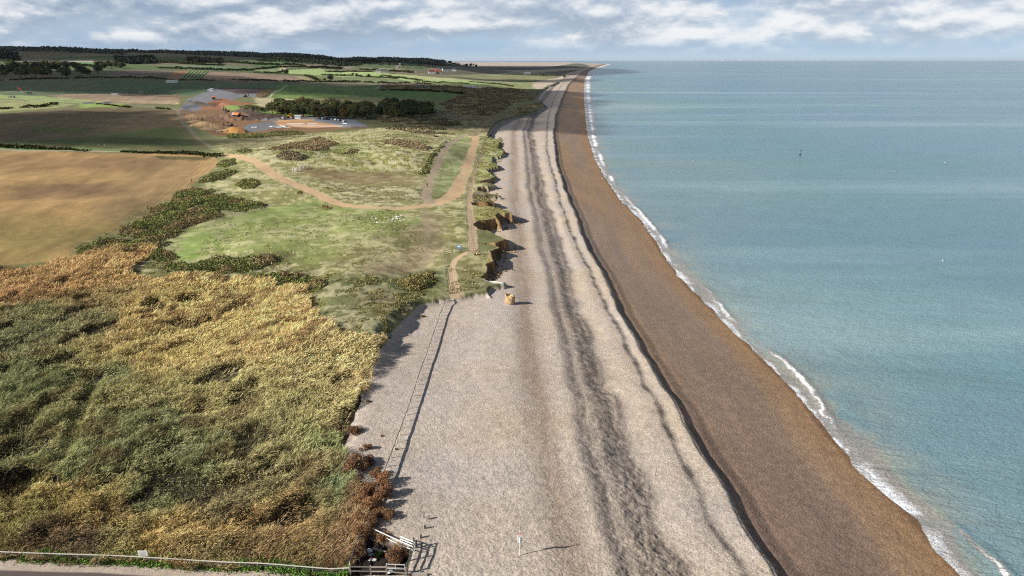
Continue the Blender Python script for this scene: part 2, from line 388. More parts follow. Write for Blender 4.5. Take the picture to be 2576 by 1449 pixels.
KA = 1.28                       # display value of a sunlit flat surface -> base colour
def A(c): return lin(c)/KA
N = len(x)
colr = np.empty((N, 3)); cls = np.zeros(N, np.int8); tus = np.zeros(N); amp = np.ones(N)
colr[:] = A((118,120,78))
nL = fbm(x, y, 60, 4, 51); nM = fbm(x, y, 9, 4, 52); nS = fbm(x, y, 1.6, 3, 53); nXS = fbm(x, y, .5, 2, 54)
spacing = np.repeat(np.gradient(YR), NCOL)
def subset(P, m):
    return np.nonzero((x > P[:, 0].min()-m) & (x < P[:, 0].max()+m) & (y > P[:, 1].min()-m) & (y < P[:, 1].max()+m))[0]
def paint(px, c, cl=None, feather=0.0, warp=0.0, tu=None, am=None, amt=1.0, wl=6.0, world=False):
    P = np.array(px, float) if world else G(px)
    idx = subset(P, feather+warp*1.5+1)
    if not len(idx): return
    xs, ys = x[idx], y[idx]
    if warp:
        xs = xs+warp*fbm(xs, ys, wl, 3, 61); ys = ys+warp*fbm(x[idx], ys, wl, 3, 62)
    ins = pip(xs, ys, P)
    if feather:
        d = pdist(xs, ys, P, True); d = np.where(ins, d, -d); k = sstep(-feather, feather, d)
    else: k = ins.astype(float)
    k = k*amt
    if c is not None: colr[idx] = colr[idx]*(1-k[:, None])+A(c)*k[:, None]
    h = k > .5*amt
    if cl is not None: cls[idx[h]] = cl
    if tu is not None: tus[idx] = tus[idx]*(1-k)+tu*k
    if am is not None: amp[idx] = amp[idx]*(1-k)+am*k
def stroke(px, width, c, cl=None, feather=.5, warp=.4, amt=1.0, am=.15, world=False):
    P = np.array(px, float) if world else G(px)
    if np.isscalar(width): width = [width]*len(P)
    # finer polyline
    q = [P[0]]; ww = [width[0]]
    for i in range(len(P)-1):
        for s in (.25, .5, .75, 1): q.append(P[i]*(1-s)+P[i+1]*s); ww.append(width[i]*(1-s)+width[i+1]*s)
    q = np.array(q)
    for _ in range(3): q[1:-1] = (q[:-2]+2*q[1:-1]+q[2:])/4
    mw = max(width); idx = subset(q, mw+2)
    if not len(idx): return q
    xs, ys = x[idx], y[idx]; xw = xs+warp*fbm(xs, ys, 4, 3, 63); yw = ys+warp*fbm(xs, ys, 4, 3, 64)
    best = np.full(len(idx), 9e9)
    for i in range(len(q)-1):
        x0, y0 = q[i]; ex, ey = q[i+1]-q[i]; L = ex*ex+ey*ey+1e-9
        t_ = np.clip(((xw-x0)*ex+(yw-y0)*ey)/L, 0, 1)
        best = np.minimum(best, np.hypot(xw-x0-t_*ex, yw-y0-t_*ey)-(ww[i]*(1-t_)+ww[i+1]*t_)/2)
    k = sstep(feather, -feather, best)*amt
    colr[idx] = colr[idx]*(1-k[:, None])+A(c)*k[:, None]
    if cl is not None: cls[idx[k > .5*amt]] = cl
    tus[idx] *= (1-k)
    amp[idx] = amp[idx]*(1-k)+am*k
    return q

# --- far patchwork of fields first
far = y > 900
pal = np.array([A(c) for c in [(104,112,74),(122,108,88),(92,112,62),(132,124,92),(84,98,60),(118,112,84)]])
u_, v_ = (x*.94+y*.34), (y*.94-x*.34)
wlx = 210+80*vnoise(u_/900, v_/900, 5)
ci = np.floor(u_/330+.35*fbm(u_, v_, 900, 2, 71)); cj = np.floor(v_/240+.3*fbm(u_, v_, 800, 2, 72)+ci*.37)
hh = (_h(ci, cj, 99)*6).astype(int) % 6
colr[far] = pal[hh[far]]
mm = island & (y > 1900) & (x > -.12*y)               # salt marsh
colr[mm] = A((112,108,88)); colr[mm] *= (1+.35*fbm(x[mm], y[mm]*.35, 160, 4, 73))[:, None]
mm = island & (y > 5200) & (x > -.26*y+200) & (x < .12*y-400) ; colr[mm] = A((196,178,158))     # far sands
mm = island & (y > 3800) & (y < 5600) & (x > -.2*y); colr[mm] = A((88,84,80))

# --- near land
paint([(-1300,1800),(-1300,680),(0,668),(60,678),(160,655),(290,625),(370,625),(400,640),(330,690),(500,700),(640,715),(770,745),(800,770),(805,830),(860,870),(930,885),(980,862),(1000,840),(985,900),(950,960),(930,1030),(900,1110),(880,1160),(930,1250),(945,1330),(940,1600)], (50,44,30), 0, 1.5, 1, tu=0, am=.6)
paint([(-700,372),(0,378),(180,383),(330,386),(440,383),(535,392),(555,405),(480,470),(380,545),(270,625),(150,655),(0,668),(-700,700)], (178,146,98), 2, .5, .5, tu=0, am=.35)
for k_ in (0, 1, 2, 3): stroke([(545-k_*11,398),(470-k_*15,470),(375-k_*19,542),(262-k_*24,622)], .7, (140,116,82), 2, .5, .3, .7)
FA = G([(-700,560),(0,560),(250,560),(420,500),(380,545),(270,625),(150,655),(0,668),(-700,700)])
paint(FA, (136,122,74), None, 14, 8, world=True, amt=.8, wl=20)
paint([(380,388),(560,390),(470,478),(330,560),(250,560)], (146,122,92), None, 8, 8, amt=.5, wl=20)
paint([(0,395),(300,390),(450,400),(400,425),(0,430)], (140,110,82), None, 8, 8, amt=.6, wl=20)
paint([(0,470),(200,465),(350,470),(300,490),(0,500)], (132,104,80), None, 7, 7, amt=.7, wl=20)
paint([(450,520),(560,465),(470,480),(400,530),(330,580)], (120,112,66), None, 3, 2, amt=.7)
paint([(385,392),(530,396),(520,402),(400,402)], (104,96,60), None, 2, 2)
# dark field under cloud
paint([(-700,282),(0,285),(200,274),(300,271),(447,276),(453,300),(478,330),(535,372),(400,377),(200,370),(0,362),(-700,350)], (122,106,80), 2, .5, .5, tu=0, am=.3)
paint([(200,370),(535,372),(478,330),(440,320),(200,345),(0,352),(0,362)], (92,106,62), None, 12, 6, amt=.85, wl=25)
paint([(80,318),(230,322),(220,332),(90,332)], (92,116,58), None, 5, 8, amt=.7)
paint([(-700,350),(0,362),(200,371),(330,377),(330,381),(200,378),(0,374),(-700,362)], (118,138,80), 0, 1, .6, tu=0)
# airfield: greens and brown strips
paint([(-900,215),(0,207),(150,201),(430,209),(700,208),(960,212),(955,228),(700,224),(560,222),(480,240),(180,236),(0,244),(-900,250)], (92,114,80), 2, 0, 0, tu=0, am=.3)
paint([(0,205),(150,201),(250,203),(260,215),(130,238),(0,243)], (112,118,90), None, 10, 14, amt=.6, wl=40)
paint([(120,240),(200,236),(300,236),(455,238),(450,252),(430,262),(300,262),(170,252)], (156,134,108), 2, 0, 2, tu=0, am=.3)
paint([(300,238),(455,239),(450,245),(310,242)], (130,102,80), 2, 0, 2)
paint([(230,252),(450,254),(448,262),(330,258)], (180,156,124), 2, 0, 2)
paint([(-900,243),(0,238),(100,241),(200,250),(330,262),(300,263),(100,255),(0,248),(-900,255)], (152,168,104), 2, 0, 2, tu=0, am=.3)
paint([(-900,255),(0,250),(120,257),(200,262),(130,272),(0,282),(-900,285)], (150,152,100), 2, 0, 2, tu=.2, am=.5)
paint([(200,254),(330,261),(300,270),(200,272)], (140,160,84), 2, 2, 2)
stroke([(0,249),(120,251),(250,258),(400,270),(450,276)], 5, (150,142,126), 2, .6)
paint([(205,258),(235,256),(240,260),(212,262)], (92,94,96), 4); paint([(245,259),(275,256),(285,259),(250,262)], (92,94,96), 4)
# fields behind
paint([(268,180),(330,176),(420,177),(460,178),(430,200),(300,197),(268,190)], (124,110,98), 2, 0, 0, am=.3)
paint([(440,178),(478,178),(455,200),(420,200)], (160,116,84), 2); paint([(475,178),(530,178),(500,200),(448,200)], (128,146,84), 2)
for i in range(6): stroke([(480+9*i,179),(456+9*i,200)], 3, (62,70,46), 2, .5)
paint([(530,180),(620,183),(780,193),(800,204),(640,204),(500,200)], (150,126,104), 2, 0, 0, am=.3)
paint([(735,190),(768,193),(792,204),(770,204)], (172,160,112), 2, 0, 0)
paint([(672,248),(690,225),(700,213),(820,208),(960,213),(955,224),(1090,228),(1178,238),(1170,250),(950,246),(905,242),(760,246)], (98,128,66), 2, .5, 1, tu=0, am=.3)
paint([(672,248),(690,232),(860,236),(905,242),(760,247)], (128,150,74), None, 10, 5, amt=.8)  # sunlit front of the green field painted lighter
paint([(720,211),(900,208),(965,211),(900,219),(780,218)], (132,124,96), None, 6, 6, amt=.7)
paint([(725,176),(800,173),(870,177),(985,186),(1100,195),(1270,205),(1335,214),(1240,214),(1050,206),(900,192),(790,189),(725,186)], (170,192,112), 2, 0, 1, am=.3)
paint([(1000,188),(1130,197),(1290,208),(1230,208),(1050,200)], (192,190,128), None, 10, 8, amt=.8)
paint([(788,190),(900,192),(1050,206),(1240,214),(980,210),(860,205),(800,204)], (128,138,90), 2, 0, 0, am=.3)
paint([(640,176),(706,171),(716,184),(640,183)], (132,150,98), 2); paint([(700,169),(720,172),(722,183),(706,183)], (196,184,150), 2)
paint([(708,165),(860,167),(905,170),(861,173),(708,168)], (150,138,122), 2); paint([(906,170),(1000,173),(1050,182),(1030,184),(930,176)], (158,150,122), 2)
paint([(640,160),(700,160),(760,163),(700,166),(640,168)], (88,122,70), 2); paint([(150,150),(235,150),(232,158),(160,160)], (176,164,148), 2)
paint([(140,157),(232,157),(240,168),(150,170)], (96,140,84), 2); paint([(555,150),(700,155),(760,160),(600,160)], (92,128,74), 2)
paint([(395,165),(560,165),(720,172),(640,175),(480,174)], (112,136,96), 2); paint([(60,148),(140,150),(130,160),(40,158)], (146,134,122), 2)
paint([(1130,190),(1240,186),(1340,183),(1400,190),(1390,200),(1340,205),(1250,203)], (148,148,96), 0, 10, 12, tu=.3)
paint([(1180,200),(1260,204),(1340,207),(1385,205),(1365,224),(1290,222),(1230,214)], (150,156,92), 0, 4, 6, tu=.4)
paint([(1345,206),(1400,196),(1440,180),(1455,176),(1420,196),(1405,206),(1360,224),(1340,222)], (206,188,164), 1, 2, 6)
paint([(1260,176),(1460,170),(1480,172),(1400,180),(1300,184)], (186,172,140), 0, 10, 20, amt=.8)
stroke([(1205,204),(1265,205),(1310,210)], 8, (205,195,180), 3, 3, 4); stroke([(1232,187),(1238,190),(1290,182),(1310,178)], 8, (190,185,178), 3, 3, 3)
# heath between fields and beach
paint([(955,213),(1100,213),(1240,219),(1360,226),(1345,242),(1369,264),(1300,288),(1245,308),(1228,333),(1130,328),(940,300),(920,292),(1100,262),(1175,240),(1090,230),(958,226)], (104,96,66), 0, 2, 5, tu=.35, am=1.5, wl=14)
for p in ([(1330,248),(1375,258),(1310,275),(1250,272)], [(980,300),(1150,305),(1200,318),(1100,318)], [(1040,275),(1100,262),(1130,275),(1060,292)], [(1180,222),(1300,224),(1350,232),(1220,232)]):
    paint(p, (110,126,70), None, 6, 6, amt=.8, wl=12)
# dune grassland
paint([(540,376),(560,350),(640,345),(780,336),(925,324),(1000,318),(1130,330),(1200,334),(1228,340),(1228,380),(1222,470),(1190,520),(1190,640),(1115,640),(1112,740),(1050,775),(960,865),(870,870),(810,830),(800,770),(640,715),(500,700),(330,690),(400,640),(440,590),(555,405)], (140,138,88), 0, 4, 3, tu=.55, am=1.0)
paint([(640,340),(780,336),(760,352),(640,374),(560,372),(545,350)], (118,112,76), 0, 3, 3, tu=.3)
paint([(760,340),(925,326),(1100,335),(1180,345),(1130,360),(1080,430),(960,425),(860,430),(740,415),(660,405),(640,380)], (150,148,92), 0, 6, 6, tu=.8, am=1.2)
paint([(800,356),(900,352),(960,370),(940,385),(850,392),(780,380)], (132,146,70), None, 8, 6, amt=.7)
paint([(880,405),(1010,400),(1050,435),(930,428)], (150,148,84), None, 8, 6, tu=.8)
paint([(740,420),(900,432),(1060,447),(1040,462),(900,462),(800,452),(760,440)], (140,118,84), None, 5, 4, tu=.15, amt=.85)
paint([(1060,448),(1066,500),(1000,520),(900,512),(820,490),(800,460),(900,465),(1040,462)], (140,134,92), None, 4, 4, tu=.7)
paint([(410,640),(450,600),(520,558),(700,520),(860,520),(1000,535),(1060,560),(1000,600),(860,610),(760,650),(640,645),(520,640),(470,660)], (136,146,84), 0, 6, 5, tu=.35, am=.6)
paint([(430,650),(470,610),(520,580),(560,590),(500,640),(480,665)], (138,158,84), None, 3, 3, tu=.1)
paint([(560,560),(700,520),(850,490),(830,505),(720,540),(620,560)], (134,150,84), None, 3, 3, tu=.15, amt=.8)
paint([(540,615),(700,570),(860,560),(1000,560),(950,600),(760,620),(640,632)], (160,162,106), None, 8, 8, tu=.5, amt=.7)
paint([(1010,640),(1050,590),(1080,540),(1110,540),(1110,640),(1060,690),(960,700),(900,690),(960,655)], (150,132,104), None, 4, 3, tu=.15, amt=.85)
paint([(860,640),(1000,580),(1060,560),(1040,600),(980,640),(880,670)], (122,116,76), None, 6, 5, tu=.3, amt=.8)
paint([(820,690),(900,700),(1050,690),(1110,690),(1045,770),(960,865),(870,868),(815,830),(805,770)], (112,114,76), 0, 3, 3, tu=.45, am=1.1)
paint([(900,740),(1010,740),(1000,790),(930,820),(880,790)], (124,114,84), None, 6, 4, tu=.2, amt=.8)
paint([(330,640),(480,665),(700,640),(820,700),(800,770),(640,720),(500,705),(330,700)], (108,104,64), 0, 3, 4, tu=.5, am=1.2)
paint([(1115,640),(1180,632),(1245,640),(1275,697),(1228,735),(1143,748),(1122,750)], (128,124,84), 0, 1, 1, tu=.3, am=.5)
paint([(1190,515),(1245,520),(1290,535),(1250,555),(1195,572),(1180,560)], (142,138,80), 0, 1, 1, tu=.3, am=.5)
paint([(1200,480),(1260,484),(1240,508),(1190,512),(1186,490)], (100,92,72), 0, 1, 1, tu=.3)
paint([(1215,345),(1260,345),(1270,375),(1262,414),(1234,430),(1252,437),(1226,452),(1250,460),(1190,470),(1195,440),(1208,390)], (144,152,88), 0, 1, 1, tu=.5, am=.6)
paint([(1150,345),(1190,345),(1182,380),(1170,420),(1140,480),(1095,495),(1085,480),(1110,420),(1135,370)], (140,146,96), 0, 2, 2, tu=.4, am=.5)
for b_ in ([(175,648),(215,612),(265,590),(330,552),(400,515),(440,482),(505,468),(560,478),(600,500),(690,516),(640,532),(560,548),(505,562),(450,596),(410,628),(340,652),(250,664)], [(395,665),(470,662),(560,650),(690,640),(700,660),(640,690),(520,690),(420,690)], [(620,690),(760,690),(840,712),(800,745),(660,735)], [(668,378),(735,362),(790,348),(815,346),(858,362),(830,378),(790,384),(740,376),(690,384)], [(488,462),(520,440),(560,426),(612,432),(575,450),(530,460)], [(985,706),(1040,690),(1108,668),(1112,720),(1050,742),(1000,738)]):
    paint(b_, (98,104,66), None, 4, 3, tu=.3, amt=.8)
# building site
paint([(448,275),(460,300),(530,338),(560,343),(640,340),(770,334),(922,322),(908,306),(800,290),(640,287),(592,272),(560,262),(500,255),(470,262)], (138,106,78), 0, 1, 2, tu=0, am=1.0)
paint([(470,250),(545,222),(600,222),(690,228),(672,240),(600,246),(560,262),(480,280),(452,276)], (128,128,132), 4, 1, 1, tu=0, am=.1)
paint([(545,222),(660,222),(672,232),(600,238)], (96,78,72), None, 2, 3)
paint([(505,258),(560,246),(640,262),(585,276),(510,276)], (160,108,80), 0, 2, 3, tu=0)
paint([(560,270),(660,262),(690,278),(660,286),(600,284)], (128,150,76), 0, 2, 2, tu=.1)
paint([(640,245),(740,250),(760,262),(680,285),(650,278)], (186,172,132), 0, 2, 3, tu=.4)
paint([(615,275),(700,279),(820,284),(780,288),(660,289),(600,280)], (112,140,60), 0, 1, 1, tu=0)
paint([(810,292),(880,296),(925,318),(860,321),(800,308),(730,296)], (130,134,140), 4, .5, 1, tu=0, am=.1)
paint([(640,288),(800,290),(740,300),(700,305),(640,303)], (132,130,132), 4, .5, 1, tu=0, am=.1)
paint([(625,312),(690,306),(740,312),(690,322),(620,332),(590,330)], (118,118,122), 4, .5, 1, tu=0, am=.1)
paint([(700,300),(790,300),(790,304),(700,306)], (206,164,118), 0, 0, 1, tu=0)
paint([(690,305),(800,306),(870,318),(780,322),(700,318)], (196,150,110), 0, 1, 1, tu=0)
paint([(720,312),(860,315),(860,319),(740,319)], (214,186,158), 0, 0, 1, tu=0)
for i, (mx, my, rx, ry, hh_) in enumerate(MOUNDS):
    c = [(196,146,84),(96,78,68),(128,100,78),(160,130,98),(166,136,100),(110,100,92),(98,86,76),(120,110,96),(192,160,120),(196,164,122),(190,158,118),(184,152,114)][i]
    aa = np.linspace(0, 2*math.pi, 18, endpoint=False)
    paint(np.stack([mx+rx*1.05*np.cos(aa), my+ry*1.05*np.sin(aa)], 1), c, 0, 1.5, 2.5, tu=0, am=1.2, world=True)
# tracks and paths
stroke([(-500,362),(0,376),(130,379),(280,381),(400,383),(500,387),(570,389)], 3.4, (178,164,138), 3, .5)
T1 = stroke([(560,388),(600,393),(632,401),(655,413),(672,428),(700,446),(740,463),(785,482),(820,500),(860,515),(920,522),(980,525),(1040,522),(1090,513),(1120,503)], [4,4.5,4.5,5,5,5,5,4.5,4.5,4.5,4.5,4.5,5,6,6], (200,170,132), 3, .3, .6)
stroke([(1100,512),(1130,500),(1152,475),(1166,445),(1178,410),(1188,380),(1197,355),(1196,341)], [7,6.5,6,5.5,5,4.5,4.5,5], (202,172,134), 3, .3, .7)
stroke([(1080,510),(1072,492),(1076,470),(1092,430),(1112,390),(1128,362),(1150,346),(1188,338)], [4,4,3.6,3.6,3.4,3.4,3.4,3], (170,152,128), 3, .5, .5)
stroke([(1076,470),(1050,462),(1020,462)], 2.2, (165,146,118), 3, .6)
stroke([(1196,341),(1170,334),(1110,322),(1020,310),(930,303)], 3, (142,124,98), 3, 1)
stroke([(1197,341),(1202,322),(1225,305),(1240,296),(1290,290),(1330,270),(1350,255)], 3, (136,124,98), 3, 1)
stroke([(1150,746),(1141,710),(1136,672),(1142,656),(1172,636),(1192,628),(1190,600),(1186,560),(1182,520),(1180,490),(1190,452),(1208,400),(1222,360)], [3.2,2.2,1.6,1.6,2,3,2.6,2.2,2,1.8,1.2,1,1], (188,164,134), 3, .3, .3)
stroke([(1070,522),(1075,560),(1080,600),(1060,660)], 2.4, (158,142,116), None, 1, .5, .6, am=.5)
stroke([(880,345),(900,336),(905,328)], 2, (196,186,140), None, .6, .3, .8); stroke([(862,350),(890,340),(893,330)], 1.2, (196,186,140), None, .5, .3, .8)
stroke([(675,247),(690,232),(722,215)], 3, (176,170,140), 3, .6); stroke([(940,227),(952,218),(975,211)], 4, (142,134,112), 3, 1)
# site perimeter verge
stroke([(447,275),(455,302),(480,332),(540,374)], 3, (134,126,100), 3, .8)
# road and verge at the foot of the picture
rd = G([(-1100,1343),(-500,1372),(0,1404),(200,1411),(420,1421),(650,1433),(860,1443)])
road_c = np.array([(x0, y0) for x0, y0 in rd])
stroke(road_c-np.array([0, .95]), 1.9, (182,166,150), 0, .15, .2, world=True)
paint(np.vstack([road_c-np.array([0, 1.75]), [[6, 30], [-190, 30]]]), (96,84,80), 4, .15, .12, am=.02, world=True, tu=0)
stroke([(860,1449),(905,1425),(960,1400),(1020,1380)], 7, (76,64,52), 0, .8, .5)

# --- shingle
bm_ = ~island & (cls != 4)
bm_ &= ~((y < 75) & (cls == 4))
xs_, xc_, xC_, xl_, xr_, xa_ = [f(y) for f in (c_shore, c_crest, c_C, c_Bl, c_Br, c_A)]
n2_ = fbm(y, y*0+1.7, 7, 3, 12); n1_ = fbm(x*0+3.1, y, 26, 3, 11)
beachc = np.empty((N, 3)); beachc[:] = A((196,184,174))
warm_ = np.clip(.5+.6*fbm(x, y, 14, 3, 81), 0, 1)[:, None]
beachc = A((191,181,172))*(1-warm_)+A((197,182,163))*warm_
def band(a, b, f): return sstep(a-f, a+f, x)*sstep(b+f, b-f, x)
spk = np.clip(.5+.7*fbm(x, y, .7, 2, 82)+.9*fbm((x-xl_)*1.2, y*.07, 1.6, 3, 89), 0, 1)
mB = (xl_+xr_)/2; hB = (xr_-xl_)/2
kB = np.maximum(band(mB-.35*hB+.6*n1_, xr_+.3+1.0*n2_, 1.3), .75*band(xl_-.2+.6*n1_, xl_+.5*hB, .9))
kBc = kB*(.35+.65*spk)
beachc = beachc*(1-kBc[:, None]*.74)+A((86,77,73))*kBc[:, None]*.74  # shade of the bands sloping away from the sun, painted into the shingle
kA = band(xa_-1, xa_+3+n1_, 1.8)*(.25+.4*spk); beachc = beachc*(1-kA[:, None])+A((160,136,116))*kA[:, None]
kC = band(xC_-.6+.5*n2_, xC_+.7+.5*n2_, .5)*np.clip(.35+1.3*fbm(x, y, 2.4, 4, 83), 0, 1); beachc = beachc*(1-kC[:, None]*.7)+A((80,74,70))*kC[:, None]*.7
kD = sstep(xc_-.3+.35*n2_+.5*n1_, xc_+.6+.35*n2_+.5*n1_, x)
dsh = xs_-x
lay = fbm((x-xs_)*1.0, y*.12, 3, 4, 84); lay2 = fbm((x-xs_), y*.08, 9, 3, 85)
brown = A((146,116,94))*np.ones((N, 1))
t_ = np.clip(.45+.7*lay2+.3*lay+.3*sstep(110, 60, y), 0, 1)[:, None]; brown = A((160,140,124))*(1-t_)+A((172,144,116))*t_
nearp = sstep(150, 60, y)[:, None]*.6*sstep(6, 14, dsh)[:, None]; brown = brown*(1-nearp)+A((148,124,112))*nearp
t_ = sstep(9, 1, dsh)[:, None]; brown = brown*(1-t_*.6)+A((176,138,98))*t_*.6
t_ = sstep(1.6+.5*lay, .2, dsh)[:, None]; brown = brown*(1-t_*.6)+A((108,84,64))*t_*.6
t_ = .6*(sstep(xc_+4.5, xc_+1.8, x))[:, None]; brown = brown*(1-t_*.5)+A((108,100,96))*t_*.5  # berm face shadow deepened with a darker colour below the crest
brown = brown*(1+.10*fbm(x, y, .55, 2, 87)*sstep(.5, .1, spacing)+.07*lay)[:, None]
beachc = beachc*(1-kD[:, None])+brown*kD[:, None]
beachc *= (1+.11*nXS*sstep(.6, .1, spacing)+.05*nM+.10*fbm(x*1.0, y, .9, 2, 86)*sstep(1, .2, spacing))[:, None]
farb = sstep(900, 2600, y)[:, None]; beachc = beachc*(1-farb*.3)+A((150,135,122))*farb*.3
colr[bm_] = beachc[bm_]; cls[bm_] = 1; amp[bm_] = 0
paint(YARD, (52,44,40), 0, .3, .25, tu=0, am=1.5, world=True); bm_ &= ~(cls == 5)  # the yard's black shade painted as ground colour in the sunken pit
b2 = cls == 1; colr[b2] = np.where((b2 & island)[b2][:, None], colr[b2], colr[b2])
# --- grass detail
lm = ~bm_
tf = np.clip(.5+.9*fbm(x, y*1.3, 2.4, 4, 91)+.6*fbm(x, y*1.6, 11, 3, 92), 0, 1)
tf = sstep(.42, .72, tf)*tus*sstep(1500, 500, y)
straw = A((214,204,164)); k = (tf*.92)[:, None]
colr = np.where(lm[:, None], colr*(1-k)+straw*k, colr)
var = 1+.16*nM+.12*nS*sstep(2.5, .4, spacing)+.10*nL
var = np.where(cls == 2, 1+.10*nM*sstep(700,300,y)+.12*nL+.12*nS*sstep(1.8,.5,spacing)+.12*fbm(x, y*.6, 4, 3, 88)+.14*fbm((x*.97+y*.25), (y*.97-x*.25)*.15, 5, 3, 93), var)
var = np.where(cls >= 3, 1+.10*nM+.06*nS, var)
colr = np.where(lm[:, None], colr*np.clip(var, .4, 1.8)[:, None], colr)
dk = np.clip(fbm(x, y*1.5, 5, 4, 94)*1.3-.15, 0, 1)*(cls == 0)*np.clip(tus*1.6, 0, 1)*.55     # dark green clumps
colr = colr*(1-dk[:, None])+A((74,82,44))*dk[:, None]
# vertical relief
fade = lambda wl: sstep(wl*.55, wl*.22, spacing)
z += np.where(lm & (cls == 0), amp*(.10*fbm(x, y, 1.3, 3, 95)*fade(1.3)+.16*fbm(x, y, 4.2, 3, 96)*fade(4)+tf*.18), 0)
z += np.where(cls == 2, .05*fbm(x, y, 3, 3, 97)*fade(3), 0)
sh = (~lm) & (x < xs_-.5)
z += np.where(sh, (1-kD*.7)*((.055+.03*kB)*fbm(x, y*.8, .25, 2, 98)*fade(.22)+(.028+.05*kB)*fbm(x, y*.8, .5, 2, 97)*fade(.45)+(.006+.06*kB)*fbm(x, y*.8, 1.1, 2, 100)*fade(1.1)), 0)
# cliffs: bare earth where the ground is steep at the land's edge
Z2 = z.reshape(NRr, NCOL); gx = np.gradient(Z2, axis=1)/np.maximum(np.gradient(GX, axis=1), 1e-3); gy = np.gradient(Z2, axis=0)/np.maximum(np.gradient(GY, axis=0), 1e-3)
slope = np.hypot(gx, gy).ravel()
cl = (slope > .9) & ((zl-zb) > 1.7) & (np.abs(sd) < 4) & (y > 128) & (y < 480)
k = np.clip((slope-.8)/.6, 0, 1)*cl
earth = np.clip(.5+.8*fbm(x, y, 2.2, 4, 101), 0, 1)[:, None]
earth = A((96,74,54))*(1-earth)+A((176,140,96))*earth
colr = colr*(1-k[:, None])+earth*k[:, None]
rim = (sd > 0) & (sd < 1.1+.5*nM) & ((zl-zb) > 1.9) & (y > 128) & (y < 480) & ~cl; colr[rim] = colr[rim]*.45+A((186,166,122))*.55
wp = at_z([(1215,686),(1245,693),(1270,696),(1272,700),(1240,697),(1218,690)], 8.3)
paint(wp, (236,230,220), None, .5, .3, world=True)
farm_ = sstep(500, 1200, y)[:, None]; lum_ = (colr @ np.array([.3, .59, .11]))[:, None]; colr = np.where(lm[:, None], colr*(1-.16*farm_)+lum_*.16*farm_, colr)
colr = np.clip(colr, .006, .8)

V = np.stack([x, y, z], 1)
I = np.arange(NRr*NCOL).reshape(NRr, NCOL)
F = np.stack([I[:-1, :-1], I[:-1, 1:], I[1:, 1:], I[1:, :-1]], -1).reshape(-1, 4)
fc = cls[F].max(1); fc = np.where((cls[F] == 1).sum(1) >= 2, 1, fc)
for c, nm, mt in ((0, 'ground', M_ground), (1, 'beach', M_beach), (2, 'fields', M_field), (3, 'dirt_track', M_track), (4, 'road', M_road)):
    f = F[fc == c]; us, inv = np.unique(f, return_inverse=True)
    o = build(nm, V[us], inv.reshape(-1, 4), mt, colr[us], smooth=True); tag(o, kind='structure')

# ------------------------------------------------------------------ sea
vS = np.concatenate([np.linspace(1800, 330, 900), np.linspace(329.4, 154, 260)[1:]]); _, dyS, dzS = ray(np.full(vS.shape, 1288.), vS)
YS = dyS*(-HC)/dzS; YS = np.concatenate([[-4000, -500, -60, 5], YS[YS < 36000], [40000., 60000., 90000.]]); YS = np.unique(YS)
D_ = np.concatenate([np.arange(-5, 34, .4), 34*np.exp(np.linspace(0.02, math.log(110000/34), 110))])
xsh = np.where(YS < 17000, c_shore(YS), np.interp(YS, [17000, 20600, 21000], [float(c_shore(17000)), float(c_shore(17000)), -60000]))
SX = xsh[:, None]+D_[None, :]*np.where(YS > 20800, 1.6, 1)[:, None]; SY = np.repeat(YS[:, None], len(D_), 1); SD = np.repeat(D_[None, :], len(YS), 0)
sx, sy, sdd = SX.ravel(), SY.ravel(), SD.ravel()
_, vs_ = px_of(0*sy, np.maximum(sy, 45), 0*sy)
tab = np.array([(1800,5,.9,1.5),(1400,5,.85,1.6),(1345,4.5,.5,3),(1290,3.5,.2,3.8),(1240,3,.1,3.4),(1180,1.5,.1,4),(1100,1.5,.4,6),(1010,2.2,1,4.5),(930,3.4,1,2.2),(900,3.6,.9,1.5),(870,2.5,.2,1.2),(790,2,.8,2),(740,3.5,.6,3),(690,4,.3,3.5),(640,2.5,.7,3),(560,2,.9,2.5),(500,3,.5,3),(450,2.5,.9,3),(400,3.5,.8,4),(345,4,.9,5),(300,5,.8,6),(230,7,.8,8),(180,10,.9,12),(151,16,.9,20)])[::-1]
bo = np.interp(vs_, tab[:, 0], tab[:, 1])+.5*fbm(sy, sy*0, 11, 3, 111); bs = np.interp(vs_, tab[:, 0], tab[:, 2])*np.clip(.75+.7*fbm(sy, sy*0+5, 16, 3, 112), .1, 1); bw = np.interp(vs_, tab[:, 0], tab[:, 3])*(1+.3*fbm(sy, sy*0+9, 8, 3, 113))
jag = .5*fbm(sx, sy, 2.2, 3, 114)
d2 = sdd+jag
thick = .34+.004*np.maximum(sy-100, 0)
foam = bs*np.exp(-((d2-bo)/(thick*1.2))**2)
foam = np.maximum(foam, np.interp(vs_, [300, 950, 1020, 1130, 1180, 1280, 1330, 1400], [.58, .6, .8, .76, .5, .74, .7, .5])*sstep(bw*1.15, .2, d2)*(d2 < bw)*np.clip(.7+.8*fbm(sx, sy, 5, 2, 119), .2, 1))
foam = np.maximum(foam, .9*np.exp(-((d2-.2)/.25)**2)*np.clip(.7+.6*fbm(sy, sy*0, 6, 2, 120), .2, 1))
foam = np.where(d2 < bw, np.maximum(foam, .26), foam)
sed = np.exp(-np.maximum(d2-bw, 0)/(4.5+2.2*fbm(sy, sy*0+2, 13, 3, 115)))*np.clip(.65+.9*fbm(sx, sy, 6, 3, 116), 0, 1)
wz = .10*fbm(sy, sdd*.6, 5, 3, 117)*np.exp(-((sdd-1)/5)**2)+.28*bs*np.exp(-((sdd-bo-.4)/.9)**2)*(sy < 900)
wz += .05
off = np.log1p(np.maximum(sdd, 0))
Fx = np.stack([foam, np.clip(sed, 0, 1), sstep(0, 260, sdd+60*fbm(sx, sy, 120, 3, 118)*sstep(0, 60, sdd))], 1)
